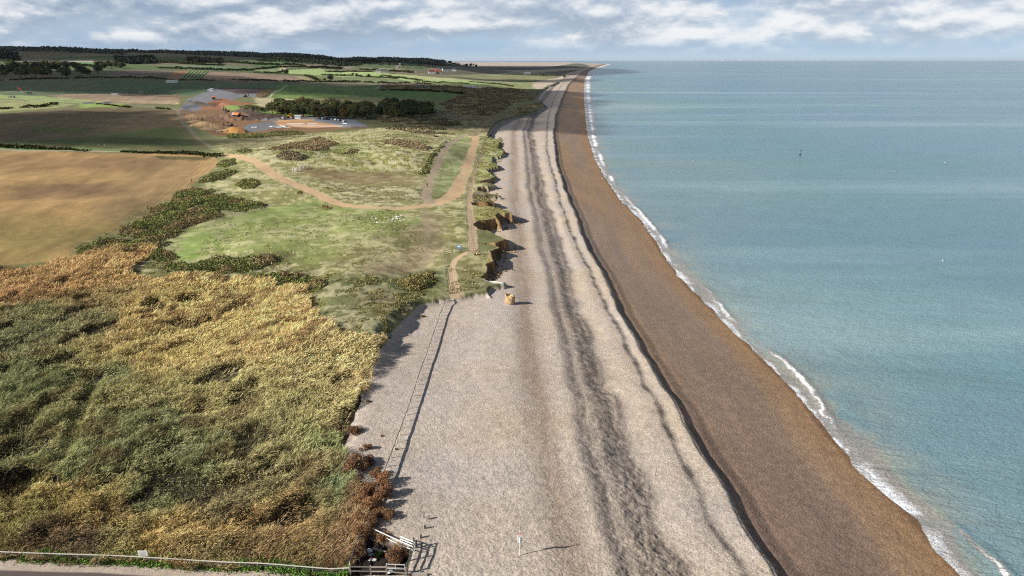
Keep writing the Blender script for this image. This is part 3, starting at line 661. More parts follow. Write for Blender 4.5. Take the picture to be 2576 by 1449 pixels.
m, t = mat_new('sea_water'); fx = t.node('ShaderNodeVertexColor', layer_name='Fx'); sp = t.node('ShaderNodeSeparateColor', {0: fx.outputs[0]})
P = t.node('ShaderNodeNewGeometry').outputs['Position']
water = t.ramp(sp.outputs[2], [(0, tuple(lin((126,150,140)))), (.25, tuple(lin((104,144,138)))), (.6, tuple(lin((98,140,140)))), (1, tuple(lin((110,144,154))))])
mpb = t.node('ShaderNodeMapping', {'Vector': P, 'Scale': (.0016, .006, .006), 'Rotation': (0, 0, .08)})
nb = t.node('ShaderNodeTexNoise', {'Vector': mpb.outputs[0], 'Scale': 1.0, 'Detail': 6, 'Roughness': .6, 'Distortion': .6})
water = t.mix(t.math('MULTIPLY', t.ramp(nb.outputs[0], [(.36, 0.0), (.66, 1.0)]), .85), water, tuple(lin((106,136,160))))
mpd = t.node('ShaderNodeMapping', {'Vector': P, 'Scale': (.0011, .009, .006), 'Rotation': (0, 0, -.05)})
nd = t.node('ShaderNodeTexNoise', {'Vector': mpd.outputs[0], 'Scale': 1.0, 'Detail': 7, 'Roughness': .62, 'Distortion': .3})
water = t.mix(t.math('MULTIPLY', t.ramp(nd.outputs[0], [(.50, 0.0), (.70, 1.0)]), .7), water, tuple(lin((168,192,196))))
mpc = t.node('ShaderNodeMapping', {'Vector': P, 'Scale': (.02, .06, .06), 'Rotation': (0, 0, -.25)})
nc = t.node('ShaderNodeTexNoise', {'Vector': mpc.outputs[0], 'Scale': 1.0, 'Detail': 5, 'Roughness': .6})
water = t.mix(t.math('MULTIPLY', nc.outputs[0], .35), water, tuple(lin((66,104,112))))
water = t.mix(t.math('MULTIPLY', sp.outputs[1], .6), water, tuple(lin((166,158,134))))
wetz = t.ramp(sp.outputs[0], [(.05, 0.0), (.32, 1.0)])
water = t.mix(t.math('MULTIPLY', wetz, .8), water, tuple(lin((140,130,122))))
fn = t.node('ShaderNodeTexNoise', {'Vector': t.node('ShaderNodeMapping', {'Vector': P, 'Scale': (1, 1.6, 1), 'Rotation': (0, 0, .5)}).outputs[0], 'Scale': 3.4, 'Detail': 8, 'Roughness': .72, 'Distortion': 1.8})
fm = t.math('ADD', sp.outputs[0], t.math('MULTIPLY', t.math('SUBTRACT', fn.outputs[0], .5), 2.2))
fmask = t.ramp(fm, [(.36, 0.0), (.76, 1.0)]); fmask = t.math('MULTIPLY', fmask, t.ramp(sp.outputs[0], [(.05, 0.0), (.3, 1.0)]))
base = t.mix(fmask, water, (.82, .84, .86))
# ripples
def rip(sc, rot, st, d=4):
    mp = t.node('ShaderNodeMapping', {'Vector': P, 'Scale': sc, 'Rotation': (0, 0, rot)})
    return t.math('MULTIPLY', t.node('ShaderNodeTexNoise', {'Vector': mp.outputs[0], 'Scale': 1.0, 'Detail': d, 'Roughness': .6, 'Distortion': .4}).outputs[0], st)
hgt = t.math('ADD', rip((.5, 1.3, 1), .35, .30), t.math('ADD', rip((1.6, 3.2, 1), .5, .16, 3), rip((.035, .10, .1), .15, 1.1, 3)))
bp = t.node('ShaderNodeBump', {'Height': hgt, 'Strength': 1.0, 'Distance': 1.3})
b = t.node('ShaderNodeBsdfPrincipled', {'Base Color': base, 'Roughness': t.math('MULTIPLY_ADD', fmask, .5, .22), 'IOR': 1.33, 'Specular IOR Level': .5, 'Normal': bp.outputs[0]})
t.node('ShaderNodeOutputMaterial', {'Surface': b.outputs[0]}); M_sea = m
I = np.arange(len(YS)*len(D_)).reshape(len(YS), len(D_)); FS = np.stack([I[:-1, :-1], I[:-1, 1:], I[1:, 1:], I[1:, :-1]], -1).reshape(-1, 4)
o = build('sea', np.stack([sx, sy, wz], 1), FS, M_sea, None, extra=Fx, smooth=True); tag(o, kind='structure')

# ------------------------------------------------------------------ plants: card and blade builders
def hz(P2d): return height(P2d[:, 0], P2d[:, 1])
def cards(P, size, cols, up=.3, asp=.6):
    """random leaf-clump quads round the points P"""
    n = len(P); a = rng.normal(size=(n, 3)); a[:, 2] = a[:, 2]*.7; a /= np.linalg.norm(a, axis=1)[:, None]
    b = rng.normal(size=(n, 3)); b[:, 2] += up; b -= (b*a).sum(1)[:, None]*a; b /= np.linalg.norm(b, axis=1)[:, None]
    s = np.asarray(size).reshape(-1, 1)*np.ones((n, 1)); a = a*s*.5; b = b*s*.5*asp
    V = np.stack([P-a-b, P+a-b*.6, P+a*.8+b, P-a*.7+b*.9], 1).reshape(-1, 3)
    return V, np.arange(4*n).reshape(n, 4), np.repeat(cols, 4, 0)
def blades(P, L, wd, cols, lean, spread=.5):
    n = len(P); d = np.stack([lean[:, 0]+rng.normal(0, spread, n), lean[:, 1]+rng.normal(0, spread, n), np.abs(rng.normal(.8, .35, n))], 1)
    d /= np.linalg.norm(d, axis=1)[:, None]
    s = np.cross(d, rng.normal(size=(n, 3))); s /= np.linalg.norm(s, axis=1)[:, None]
    L = np.asarray(L).reshape(-1, 1); wd = np.asarray(wd).reshape(-1, 1); tip = P+d*L; tip[:, 2] -= L[:, 0]*.1
    V = np.stack([P-s*wd*.5, P+s*wd*.5, tip+s*wd*.28, tip-s*wd*.28], 1).reshape(-1, 3)
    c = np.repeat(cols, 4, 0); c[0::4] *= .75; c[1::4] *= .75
    return V, np.arange(4*n).reshape(n, 4), c
def merge(parts):
    V, F, C_ = [], [], []; o = 0
    for v, f, c in parts: V.append(v); F.append(f+o); C_.append(c); o += len(v)
    return np.vstack(V), np.vstack(F), np.vstack(C_)
def sample_poly(P, n):
    out = np.empty((0, 2)); lo, hi = P.min(0), P.max(0); A_ = 0
    while len(out) < n:
        q = rng.uniform(lo, hi, (int(n*1.6)+50, 2)); out = np.vstack([out, q[pip(q[:, 0], q[:, 1], P)]])
        if len(out) == 0: return out
    return out[:n]
def area(P):
    x_, y_ = P[:, 0], P[:, 1]; return .5*abs(np.dot(x_, np.roll(y_, 1))-np.dot(y_, np.roll(x_, 1)))

# ------------------------------------------------------------------ the reed bed
RE_px = [(-640,1500),(-640,690),(0,672),(60,682),(160,658),(200,652),(290,628),(370,628),(395,642),(335,680),(340,702),(500,705),(640,720),(770,748),(796,775),(800,832),(858,872),(930,888),(968,872),(978,880),(955,915),(925,965),(905,1025),(885,1080),(845,1130),(850,1180),(885,1225),(905,1300),(905,1350),(885,1418),(830,1427),(400,1405),(0,1388),(-640,1361)]
RE = at_z(RE_px, 4.9); RE[0] = RE[-1]-np.array([.5, 0]); 
road_edge = G([(-640,1361),(0,1388),(400,1405),(830,1427)])
rc = [(150,720,176,134,82),(300,690,184,142,88),(60,730,170,128,84),(450,760,190,156,92),(600,780,196,158,94),(760,770,196,152,96),(560,840,186,156,92),(700,850,190,160,98),(860,900,196,156,102),(920,900,200,160,106),(820,960,186,160,104),(900,960,190,160,108),
      (60,850,118,120,84),(180,820,132,130,92),(60,960,112,120,76),(250,960,124,128,84),(330,930,172,148,84),(420,900,176,150,86),(500,1000,156,146,92),(650,1000,164,152,96),(780,1050,160,150,98),(860,1060,160,146,96),
      (120,1100,134,132,80),(60,1180,130,130,78),(300,1100,118,124,80),(450,1150,124,126,84),(600,1150,150,140,92),(750,1180,150,138,92),(820,1120,130,138,84),(200,1200,122,128,82),(400,1220,120,126,82),(600,1240,142,130,88),(760,1250,130,122,76),
      (100,1260,190,156,84),(250,1275,184,156,84),(400,1290,176,146,78),(560,1290,176,142,80),(700,1280,160,124,72),(820,1230,112,130,88),(860,1280,140,110,76),(50,1310,150,140,72),(300,1330,150,136,80),(550,1350,150,126,78),(750,1340,140,112,66),(860,1350,150,116,80),
      (60,1360,128,98,76),(200,1365,124,98,76),(400,1380,120,88,58),(600,1395,128,92,60),(800,1405,120,92,62),(0,1220,60,56,46),(480,1340,168,140,84),(640,880,186,150,92),(200,760,150,128,82),(330,800,186,150,88),(120,780,124,122,82)]
RCP = np.array([[*at_z([(a[0], a[1])], 5)[0], *(lin(a[2:])*np.array([1.0,1.0,.93])/.60)] for a in rc])
def reed_col(X, Y):
    Xw = X+4*fbm(X, Y, 14, 3, 121); Yw = Y+5*fbm(X, Y, 14, 3, 122)
    num = np.zeros((len(X), 3)); den = np.zeros(len(X))
    for p in RCP:
        s = .06*p[1]; w_ = 1/(((Xw-p[0])**2+(Yw-p[1])**2)/(s*s)+.08)**2.2; num += w_[:, None]*p[2:]; den += w_
    return num/den[:, None]
def make_reeds():
    parts = []
    lo, hi = RE.min(0), RE.max(0)
    bands = [(40, 75, 140, .72, .040), (75, 105, 96, .8, .055), (105, 150, 66, .85, .08), (150, 215, 36, 1.0, .115)]
    for y0, y1, dens, L, wd in bands:
        xr_ = [-1.12*(y1*CP+50*SP), -10]
        n = int((xr_[1]-xr_[0])*(y1-y0)*dens); q = np.stack([rng.uniform(xr_[0], xr_[1], n), rng.uniform(y0, y1, n)], 1)
        q = q[(q[:, 0] > -1.06*(q[:, 1]*CP+50*SP)-4)]
        e = fbm(q[:, 0], q[:, 1], 5, 3, 123)
        q = q[pip(q[:, 0]+e[:len(q)]*1.3, q[:, 1]+e[:len(q)]*1.3, RE)]
        X, Y = q[:, 0], q[:, 1]; n = len(q)
        g = hz(q)
        d_edge = pdist(X, Y, road_edge)
        ampc = .5+.6*np.clip(.5+1.3*fbm(X, Y, 17, 2, 132), 0, 1)
        hgt_ = 1.3+.3*fbm(X, Y, 11, 3, 124)+.75*ampc*fbm(X, Y*1.3, 2.0, 4, 125)
        hgt_ *= sstep(.2, 2.5, d_edge)*.75+.25
        u__, v__ = px_of(X, Y, 5+0*X)
        # gaps: the ditch and hollows
        ditch = at_z([(135,1165),(165,1110),(195,1040),(225,985)], 4.5); dd = pdist(X, Y, ditch); hgt_ *= 1-.75*sstep(1.6, .5, dd)
        pond = at_z([(205,842),(222,828),(232,832)], 4.5); dd = pdist(X, Y, pond); kp = dd < 1.2
        hol = fbm(X, Y, 6.5, 3, 126); hgt_ *= 1-.7*sstep(.32, .6, hol)
        r = rng.uniform(0, 1, n)**.55
        P = np.stack([X, Y, g+np.clip(hgt_, .15, 3)*r-.15], 1)
        c = reed_col(X, Y); lum = c @ np.array([.3, .6, .1]); c = c*.6+lum[:, None]*.4*np.array([1.06, 1.0, .78]); c *= np.array([1.3, 1.3, 1.22])
        c *= (1+.22*fbm(X*.45+Y*.1, Y*1.5, 1.0, 3, 127)+rng.normal(0, .12, n))[:, None]
        gsel = rng.uniform(0, 1, n) < .18+.25*fbm(X, Y, 5, 2, 128); c[gsel] = c[gsel]*.45+A((140,150,92))*.55
        brn = (fbm(X, Y, 4, 3, 129) > .42) & (rng.uniform(0, 1, n) < .75); c[brn] = c[brn]*.35+A((138,106,76))*.65
        c *= (.40+.64*r)[:, None]  # lower blades coloured darker, for the shade inside the bed
        sw = fbm(X, Y, 12, 2, 130)*.7; lean = np.stack([.95*np.cos(sw), .95*np.sin(sw)-.15], 1)*(.75+.35*fbm(X, Y, 3, 2, 131))[:, None]
        keep = ~kp & (rng.uniform(0, 1, n) > .8*sstep(.3, .6, hol)) & (rng.uniform(0, 1, n) > .75*sstep(-.35, -.7, fbm(X, Y*1.3, 2.2, 3, 125)))
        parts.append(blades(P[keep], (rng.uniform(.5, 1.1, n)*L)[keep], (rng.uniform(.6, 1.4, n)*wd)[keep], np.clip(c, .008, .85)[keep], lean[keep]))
    return merge(parts)
V_, F_, C_ = make_reeds(); print('reed quads', len(F_))
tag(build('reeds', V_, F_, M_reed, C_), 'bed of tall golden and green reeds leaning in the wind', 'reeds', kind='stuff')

# ------------------------------------------------------------------ scrub masses
def mass(polys, dens, size, hgt, c1, c2, wl=7.0, seed=200, c3=None, thr=-.35, edge=1.5):
    parts = []
    for pi, px in enumerate(polys):
        P = G(px); n = int(area(P)*dens)
        if n < 5: continue
        q = sample_poly(P, min(n, 160000)); X, Y = q[:, 0], q[:, 1]
        d = pdist(X, Y, P, True); e = fbm(X, Y, wl, 3, seed)
        lump = np.clip(e-thr, .5 if thr < -.7 else 0, 1.2)/1.2
        k = sstep(0, edge*2, d-edge*.6+edge*(1.9 if thr > -.7 else .6)*e)
        h = hgt*(lump**.6)*k; keep = h > .12*hgt
        jit = rng.uniform(0, 1, len(q)) < .22; q[jit] += rng.normal(0, edge*(.75 if thr > -.7 else .22), (jit.sum(), 2)); h = np.where(jit, h*.45, h); X, Y = q[:, 0], q[:, 1]
        q = q[keep]; X, Y, h, e, d = X[keep], Y[keep], h[keep], e[keep], d[keep]; n = len(q)
        r = rng.uniform(.05, 1, n)**.45
        Pz = np.stack([X, Y, hz(q)+h*r], 1)
        t_ = np.clip(.5+.8*fbm(X, Y, wl*.7, 3, seed+5), 0, 1)[:, None]
        c = A(c1)*(1-t_)+A(c2)*t_
        if c3 is not None:
            s = (fbm(X, Y, wl*1.3, 3, seed+9) > .22); c[s] = c[s]*.3+A(c3)*.7
        c = c*(rng.uniform(.65, 1.45, n)*(.68+.4*r))[:, None]  # leaves low in the mass coloured darker, as painted shade
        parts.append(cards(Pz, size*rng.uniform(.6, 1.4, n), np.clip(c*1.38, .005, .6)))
    return merge(parts)
belt = [[(175,648),(215,612),(265,590),(330,552),(400,515),(440,482),(505,468),(560,478),(600,500),(690,516),(640,532),(560,548),(505,562),(450,596),(410,628),(340,652),(250,664)],
        [(335,640),(400,625),(462,640),(455,662),(390,668),(350,660)],[(395,665),(470,662),(560,650),(690,640),(700,660),(640,690),(520,690),(420,690)],
        [(620,690),(760,690),(840,712),(800,745),(660,735)]]
V_, F_, C_ = mass(belt, 18, .42, 1.7, (124,134,84), (96,108,68), 5, 200, c3=(134,118,96), thr=-.5)
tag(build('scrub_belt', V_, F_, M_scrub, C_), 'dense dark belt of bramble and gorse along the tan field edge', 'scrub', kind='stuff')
# one thing per separate dark patch on the dune grassland
patches = [([(488,462),(520,440),(560,426),(612,432),(575,450),(530,460)],'low dark gorse patch above the belt, beside the tan field corner'),
 ([(575,472),(600,456),(655,452),(668,464),(640,478),(600,480)],'dark oval bramble patch left of the curving track'),
 ([(528,418),(560,402),(600,398),(606,412),(560,424)],'small scrub patch just under the track at the tan field corner'),
 ([(686,396),(700,384),(735,380),(775,388),(776,400),(750,410),(700,406)],'brown gorse clump above the row of white stakes'),
 ([(668,378),(735,362),(790,348),(815,346),(858,362),(830,378),(790,384),(740,376),(690,384)],'largest brown gorse thicket with a long tail on the dune ridge'),
 ([(846,386),(870,376),(915,374),(905,386),(860,390)],'narrow gorse strip right of the largest thicket'),
 ([(950,356),(1000,352),(1060,358),(1095,372),(1080,384),(1040,376),(980,366)],'long reddish brown heather bank on the dune top'),
 ([(1118,352),(1132,358),(1112,384),(1094,404),(1082,436),(1066,444),(1040,438),(1058,410),(1085,380)],'dark shaded scrub bank beside the grey track'),
 ([(785,518),(830,512),(856,522),(830,534),(800,528)],'small dark bush patch under the bend of the track'),
 ([(770,480),(745,478),(735,490),(772,500)],'little green bramble patch left of the track bend'),
 ([(985,706),(1040,690),(1108,668),(1112,720),(1050,742),(1000,738)],'dark bramble thicket against the wire fence'),
 ([(630,745),(660,730),(705,738),(715,752),(660,760)],'round dark willow clump among the golden reeds'),
 ([(585,378),(640,376),(636,386),(590,388)],'low bushes above the pale track near the dark field'),
 ([(560,340),(640,338),(770,333),(770,340),(640,348),(570,350)],'dark hedge bank along the near edge of the building site'),
 ([(596,268),(640,266),(680,272),(660,280),(610,278)],'low dark gorse bank left of the wood'),
 ([(640,238),(668,226),(690,224),(680,238),(655,248)],'brown scrub slope behind the building site'),
 ([(262,652),(290,632),(375,630),(385,645),(345,662),(290,664)],'golden bush clump at the lower end of the dark belt')]
for i, (px, lab) in enumerate(patches):
    dist_ = np.linalg.norm(G(px)[0]); big = dist_ > 300
    c1, c2 = ((144,128,106),(122,116,84)) if i in (3,4,5,6,11,15) else ((112,122,78),(128,124,86))
    if i == 16: c1, c2 = (184,150,88), (160,138,80)
    V_, F_, C_ = mass([px], 8 if big else 20,   .6 if big else .38, 1.3 if i != 11 else 2.4, c1, c2, 6, 210+i, thr=-.8)
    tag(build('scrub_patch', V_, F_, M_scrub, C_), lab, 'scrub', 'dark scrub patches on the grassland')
heath = [[(960,214),(1100,214),(1240,219),(1345,228),(1330,236),(1200,232),(1090,229),(965,225)],[(1170,232),(1330,240),(1350,250),(1290,262),(1250,290),(1160,292),(1100,262)],
         [(1300,288),(1329,285),(1369,266),(1340,260),(1290,272)],[(905,296),(1000,296),(1130,300),(1180,312),(1120,318),(940,306)],[(1000,312),(1120,322),(1150,340),(1090,345),(960,325)],[(1228,345),(1228,322),(1262,300),(1270,304),(1245,320),(1238,340)],
         [(1290,290),(1330,290),(1372,268),(1360,262),(1310,280)]]
V_, F_, C_ = mass(heath, 3.2, .9, 1.5, (120,106,86), (94,96,70), 8, 240, c3=(160,150,116), thr=-.35, edge=2.0)
tag(build('heath', V_, F_, M_scrub, C_), 'dark heather and gorse heath behind the beach', 'heath', kind='stuff')
# dark leaf cards stand in for the shadow on the mound's seaward slope
V_, F_, C_ = mass([[(936,867),(975,835),(1010,800),(1035,770),(1052,776),(1035,800),(1005,838),(978,864),(950,880)]], 22, .4, 1.0, (70,74,46), (60,60,40), 4, 250, thr=-.9, edge=.8)
tag(build('scrub_patch', V_, F_, M_scrub, C_), 'dark stand-in for the shade on the steep bank where the grassy mound meets the shingle', 'scrub', 'dark scrub patches on the grassland')
# green weeds at the roadside fence
q0 = G([(-200,1392),(0,1400),(200,1407),(420,1417),(650,1428),(880,1441)])
n = 44000; s = rng.uniform(0, len(q0)-1.001, n); i_ = s.astype(int); f_ = (s-i_)[:, None]; q = q0[i_]*(1-f_)+q0[i_+1]*f_+np.stack([0*s, rng.normal(.15, .42, n)], 1)
g_ = fbm(q[:, 0], q[:, 1]*0, 2.2, 3, 260); q = q[g_ > -.45]; n = len(q)
P = np.stack([q[:, 0], q[:, 1], hz(q)+rng.uniform(0, .5, n)*np.clip(.4+fbm(q[:, 0], q[:, 1], 2, 2, 261), .2, 1)], 1)
c = A((118,166,76))*rng.uniform(.5, 1.35, n)[:, None]; s = rng.uniform(0, 1, n) < .3; c[s] = A((124,118,80))
tag(build('weeds', *cards(P, rng.uniform(.10, .24, n), c)[:2], M_scrub, np.repeat(c, 4, 0)), 'bright green weeds growing along the roadside fence', 'weeds', kind='stuff')
# tussocks of pale grass on the near grassland
def tussocks():
    parts = []
    for px, dens in (([(820,690),(900,700),(1050,690),(1110,690),(1045,770),(960,865),(870,868),(815,830),(805,770)], 22), ([(330,640),(480,665),(700,640),(820,700),(800,770),(640,720),(500,705),(330,700)], 7), ([(540,560),(1000,530),(1100,640),(900,690),(700,640),(480,665)], 2.0), ([(1125,740),(1120,650),(1240,650),(1240,700),(1160,740)], 5), ([(640,380),(760,350),(1120,350),(1050,440),(760,415)], 1.4),([(800,470),(1050,465),(1050,505),(900,505)], 3), ([(1215,345),(1262,345),(1270,375),(1262,414),(1234,430),(1250,440),(1226,452),(1250,460),(1190,470),(1195,440),(1208,390)], 3), ([(1190,517),(1245,520),(1285,535),(1250,553),(1196,570)], 5), ([(1200,482),(1255,486),(1236,506),(1192,510)], 6), ([(1160,690),(1120,742),(1215,728),(1228,700)], 6)):
        P = G(px); q = sample_poly(P, int(area(P)*dens)); tf_ = fbm(q[:, 0], q[:, 1], 2.6, 3, 91)+.5*fbm(q[:, 0], q[:, 1], 12, 3, 92)
        q = q[tf_ > .05]; n = len(q); s = .2+.0013*q[:, 1]
        c = A((190,184,132))*rng.uniform(.45, 1.15, n)[:, None]; g = rng.uniform(0, 1, n) < .4; c[g] = A((112,120,66))*rng.uniform(.7, 1.3, g.sum())[:, None]
        parts.append(cards(np.stack([q[:, 0], q[:, 1], hz(q)+.12], 1), s*rng.uniform(.6, 1.2, n), c, asp=.4))
    return merge(parts)
V_, F_, C_ = tussocks(); print('tussocks', len(F_))
tag(build('tussock_grass', V_, F_, M_scrub, C_), 'pale tussocks of rough grass on the dunes and mound', 'grass', kind='stuff')

# clods fallen from the cliffs
def rubble():
    i = rng.integers(0, len(P2)-1, 900); f = rng.uniform(0, 1, 900)[:, None]; q = P2[i]*(1-f)+P2[i+1]*f; q = q[(q[:, 1] > 150) & (q[:, 1] < 460)]
    q = q+rng.normal(0, 1, q.shape)*np.array([1.3, .9])+np.array([1.1, -.8]); _, sd_, zb_, zl_ = height(q[:, 0], q[:, 1], True); m = (sd_ < -.4) & ((zl_-zb_) > 1.6); q = q[m]; n = len(q)
    s_ = rng.uniform(.10, .55, n)**1.0; c0 = np.stack([q[:, 0], q[:, 1], hz(q)+s_*.2], 1); cube = np.array([(x_, y_, z_) for z_ in (-1, 1) for y_ in (-1, 1) for x_ in (-1, 1)])*.5
    V = c0[:, None, :]+cube[None]*s_[:, None, None]*rng.uniform(.6, 1.3, (n, 8, 3)); f6 = np.array([(0,2,3,1),(4,5,7,6),(0,1,5,4),(2,6,7,3),(0,4,6,2),(1,3,7,5)])
    F = (f6[None]+8*np.arange(n)[:, None, None]).reshape(-1, 4); c = np.repeat(A((158,128,92))*rng.uniform(.6, 1.3, (n, 1)), 8, 0); return V.reshape(-1, 3), F, c
V_, F_, C_ = rubble(); tag(build('rubble', V_, F_, M_scrub, C_), 'clods of fallen earth at the foot of the low cliffs', 'rubble', kind='stuff')
# ------------------------------------------------------------------ individual plants
def bush_mesh(name, n, c1, c2, leaf, seed, flat=1.0):
    r_ = np.random.default_rng(seed); k = 7
    cen = r_.normal(0, .38, (k, 3)); cen[:, 2] = np.abs(cen[:, 2])*.7+.35; rad = r_.uniform(.35, .6, k)
    i = r_.integers(0, k, n); d = r_.normal(size=(n, 3)); d /= np.linalg.norm(d, axis=1)[:, None]
    P = cen[i]+d*(rad[i]*r_.uniform(.6, 1.0, n))[:, None]; P[:, 2] = np.abs(P[:, 2])*flat
    t_ = r_.uniform(0, 1, (n, 1)); c = A(c1)*(1-t_)+A(c2)*t_; c = c*r_.uniform(.65, 1.3, n)[:, None]
    V, F, C_ = cards(P, leaf*r_.uniform(.6, 1.4, n), c)
    o = build(name, V, F, M_leaf, C_); me = o.data; bpy.data.objects.remove(o); return me
def thing(name, loc, label, cat, group=None, rz=0, sc=1.0):
    o = bpy.data.objects.new(name, None); COL.objects.link(o); o.location = loc; o.rotation_euler = (0, 0, rz)
    o.scale = (sc,)*3 if np.isscalar(sc) else sc; o.empty_display_size = .3
    return tag(o, label, cat, group)
def addmesh(name, me, parent=None, loc=None, sc=None, rz=0):
    o = bpy.data.objects.new(name, me); COL.objects.link(o)
    if parent: o.parent = parent
    if loc is not None: o.location = loc
    if sc is not None: o.scale = (sc,)*3 if np.isscalar(sc) else sc
    o.rotation_euler = (0, 0, rz); return o
BR = [bush_mesh('bush_foliage', 2600, (182,146,112), (132,106,84), .10, 300+i) for i in range(3)]
def shrub(u, v, s, label, me, hs=1.0):
    p = g1(u, v); t_ = thing('shrub', p, label, 'shrub', 'brown shrubs on the shingle edge', random.uniform(0, 6), (s, s, s*hs))
    addmesh('foliage', me, t_); addmesh('stem', STEM, t_); return t_

# ---- mesh builder for made things
class MB:
    def __init__(s): s.b = bmesh.new()
    def box(s, c, d, rot=0.0, rx=0.0, taper=1.0, tilt=None):
        M = Matrix.Translation(c) @ Matrix.Rotation(rot, 4, 'Z') @ Matrix.Rotation(rx, 4, 'Y')
        vs = []
        for z_ in (-.5, .5):
            k = taper if z_ > 0 else 1
            for x_, y_ in ((-.5, -.5), (.5, -.5), (.5, .5), (-.5, .5)):
                vs.append(s.b.verts.new(M @ Vector((x_*d[0]*k, y_*d[1]*k, z_*d[2]))))
        for f in ((0,3,2,1),(4,5,6,7),(0,1,5,4),(1,2,6,5),(2,3,7,6),(3,0,4,7)): s.b.faces.new([vs[i] for i in f])
        return s
    def beam(s, a, b, w_, h=None):
        a, b = Vector(a), Vector(b); d = b-a; q = d.to_track_quat('X', 'Z'); h = h or w_
        M = Matrix.Translation((a+b)/2) @ q.to_matrix().to_4x4(); L = d.length; vs = []
        for x_ in (-.5, .5):
            for y_, z_ in ((-.5, -.5), (.5, -.5), (.5, .5), (-.5, .5)): vs.append(s.b.verts.new(M @ Vector((x_*L, y_*w_, z_*h))))
        for f in ((0,1,2,3),(7,6,5,4),(0,4,5,1),(1,5,6,2),(2,6,7,3),(3,7,4,0)): s.b.faces.new([vs[i] for i in f])
        return s
    def cyl(s, a, b, r, n=10, r2=None):
        a, b = Vector(a), Vector(b); d = b-a; M = Matrix.Translation((a+b)/2) @ d.to_track_quat('Z', 'Y').to_matrix().to_4x4()
        bmesh.ops.create_cone(s.b, cap_ends=True, segments=n, radius1=r, radius2=r if r2 is None else r2, depth=d.length, matrix=M); return s
    def sph(s, c, r, sc=(1, 1, 1), sub=2):
        bmesh.ops.create_icosphere(s.b, subdivisions=sub, radius=r, matrix=Matrix.Translation(c) @ Matrix.Diagonal((*sc, 1))); return s
    def prism(s, pts, y0, y1):
        """profile in x-z, extruded along y"""
        a = [s.b.verts.new((p[0], y0, p[1])) for p in pts]; b = [s.b.verts.new((p[0], y1, p[1])) for p in pts]
        s.b.faces.new(a); s.b.faces.new(b[::-1])
        for i in range(len(pts)): j = (i+1) % len(pts); s.b.faces.new((a[i], b[i], b[j], a[j]))
        return s
    def done(s, name, mat, parent=None, bev=0.0):
        bmesh.ops.recalc_face_normals(s.b, faces=s.b.faces[:])
        if bev: bmesh.ops.bevel(s.b, geom=s.b.edges[:], offset=bev, segments=1, affect='EDGES', clamp_overlap=True)
        me = bpy.data.meshes.new(name); s.b.to_mesh(me); s.b.free(); me.materials.append(mat)
        o = bpy.data.objects.new(name, me); COL.objects.link(o)
        if parent is not None: o.parent = parent
        return o
def copy_thing(t_, loc, rz=None, label=None, sc=None):
    r = t_.copy(); COL.objects.link(r); r.location = loc
    if rz is not None: r.rotation_euler = (0, 0, rz)
    if label: r['label'] = label
    if sc is not None: r.scale = (sc,)*3 if np.isscalar(sc) else sc
    for ch in [c for c in bpy.data.objects if c.parent == t_]:
        c = ch.copy(); COL.objects.link(c); c.parent = r
        for g in [c2 for c2 in bpy.data.objects if c2.parent == ch]:
            d = g.copy(); COL.objects.link(d); d.parent = c
    return r
_s = MB()
for k in range(6):
    a = k*1.05; _s.cyl((0, 0, -.1), (.4*math.cos(a), .4*math.sin(a), .7), .05, 5, .015)
_o = _s.done('stem', M_bark); STEM = _o.data; bpy.data.objects.remove(_o)

shrub(888,1092,1.35,'round brown shrub standing on shingle, first below the reed point',BR[0],.9)
shrub(925,1128,.75,'small brown shrub alone on the shingle below the larger round one',BR[1],.9)
shrub(898,1180,1.9,'long orange brown shrub spreading right over the shingle',BR[2],.75)
shrub(925,1162,1.3,'darker brown shrub tip pointing towards the wire fence',BR[0],.7)
shrub(875,1205,1.2,'orange shrub at the reed edge under the long shrub',BR[1],.8)
shrub(958,1222,1.5,'brown shrub under the netting fence beside its white post',BR[1],.9)
shrub(965,1250,1.3,'dark brown shrub casting shadow across the fence line',BR[2],.9)
shrub(925,1250,1.5,'rusty brown shrub left of the netting fence',BR[0],1)
shrub(935,1285,1.5,'dense brown shrub against the fence above the white rails',BR[2],1)
shrub(950,1300,1.2,'brown shrub right of the fence just above the white rails',BR[0],.8)
shrub(912,1315,1.4,'orange brown shrub left of the fence at the white rails',BR[1],.9)
shrub(905,1275,1.3,'tall rust shrub at the reed edge beside green leaves',BR[2],.9)
shrub(963,1362,1.0,'small orange shrub growing through the white rails',BR[0],1)
shrub(1003,1412,1.45,'large golden brown shrub inside the timber yard',BR[1],1.05)
for (u, v, s, l) in ((960,1097,.3,'tiny brown tuft alone on the open shingle'),(995,1131,.28,'tiny brown tuft beside a fence post'),(927,1012,.45,'little rusty tuft in the shadow of the reeds'),(1065,797,.5,'flat brown tuft near the top of the shingle')):
    shrub(u, v, s, l, BR[0], .8)
shrub(905,1235,1.2,'rust coloured shrub at the reed corner above its taller neighbour',BR[0],.9)
shrub(930,1325,1.3,'brown shrub touching the top end of the white rails',BR[1],1)
shrub(908,1350,1.3,'brown shrub left of the fence beside the dark yard',BR[2],.9)
shrub(903,1385,1.2,'brown shrub at the left edge of the dark yard',BR[0],.9)
shrub(975,1300,1.0,'low brown shrub reaching over the shingle above the yard',BR[2],.7)
shrub(880,1235,1.1,'orange shrub at the reed edge beside green leaves',BR[1],.9)
shrub(945,1200,1.0,'dark brown shrub right end of the long shrub',BR[2],.8)
GRN = bush_mesh('bush_foliage', 1500, (84,110,60), (70,84,50), .14, 330)
DRK = bush_mesh('bush_foliage', 2600, (86,72,58), (60,52,44), .12, 331)
p = g1(-15, 1245); t_ = thing('bush', p, 'big dark bare bush at the left edge among the reeds', 'bush', None, .5, (3.2,3.2,2.6)); addmesh('foliage', DRK, t_); addmesh('stem', STEM, t_)
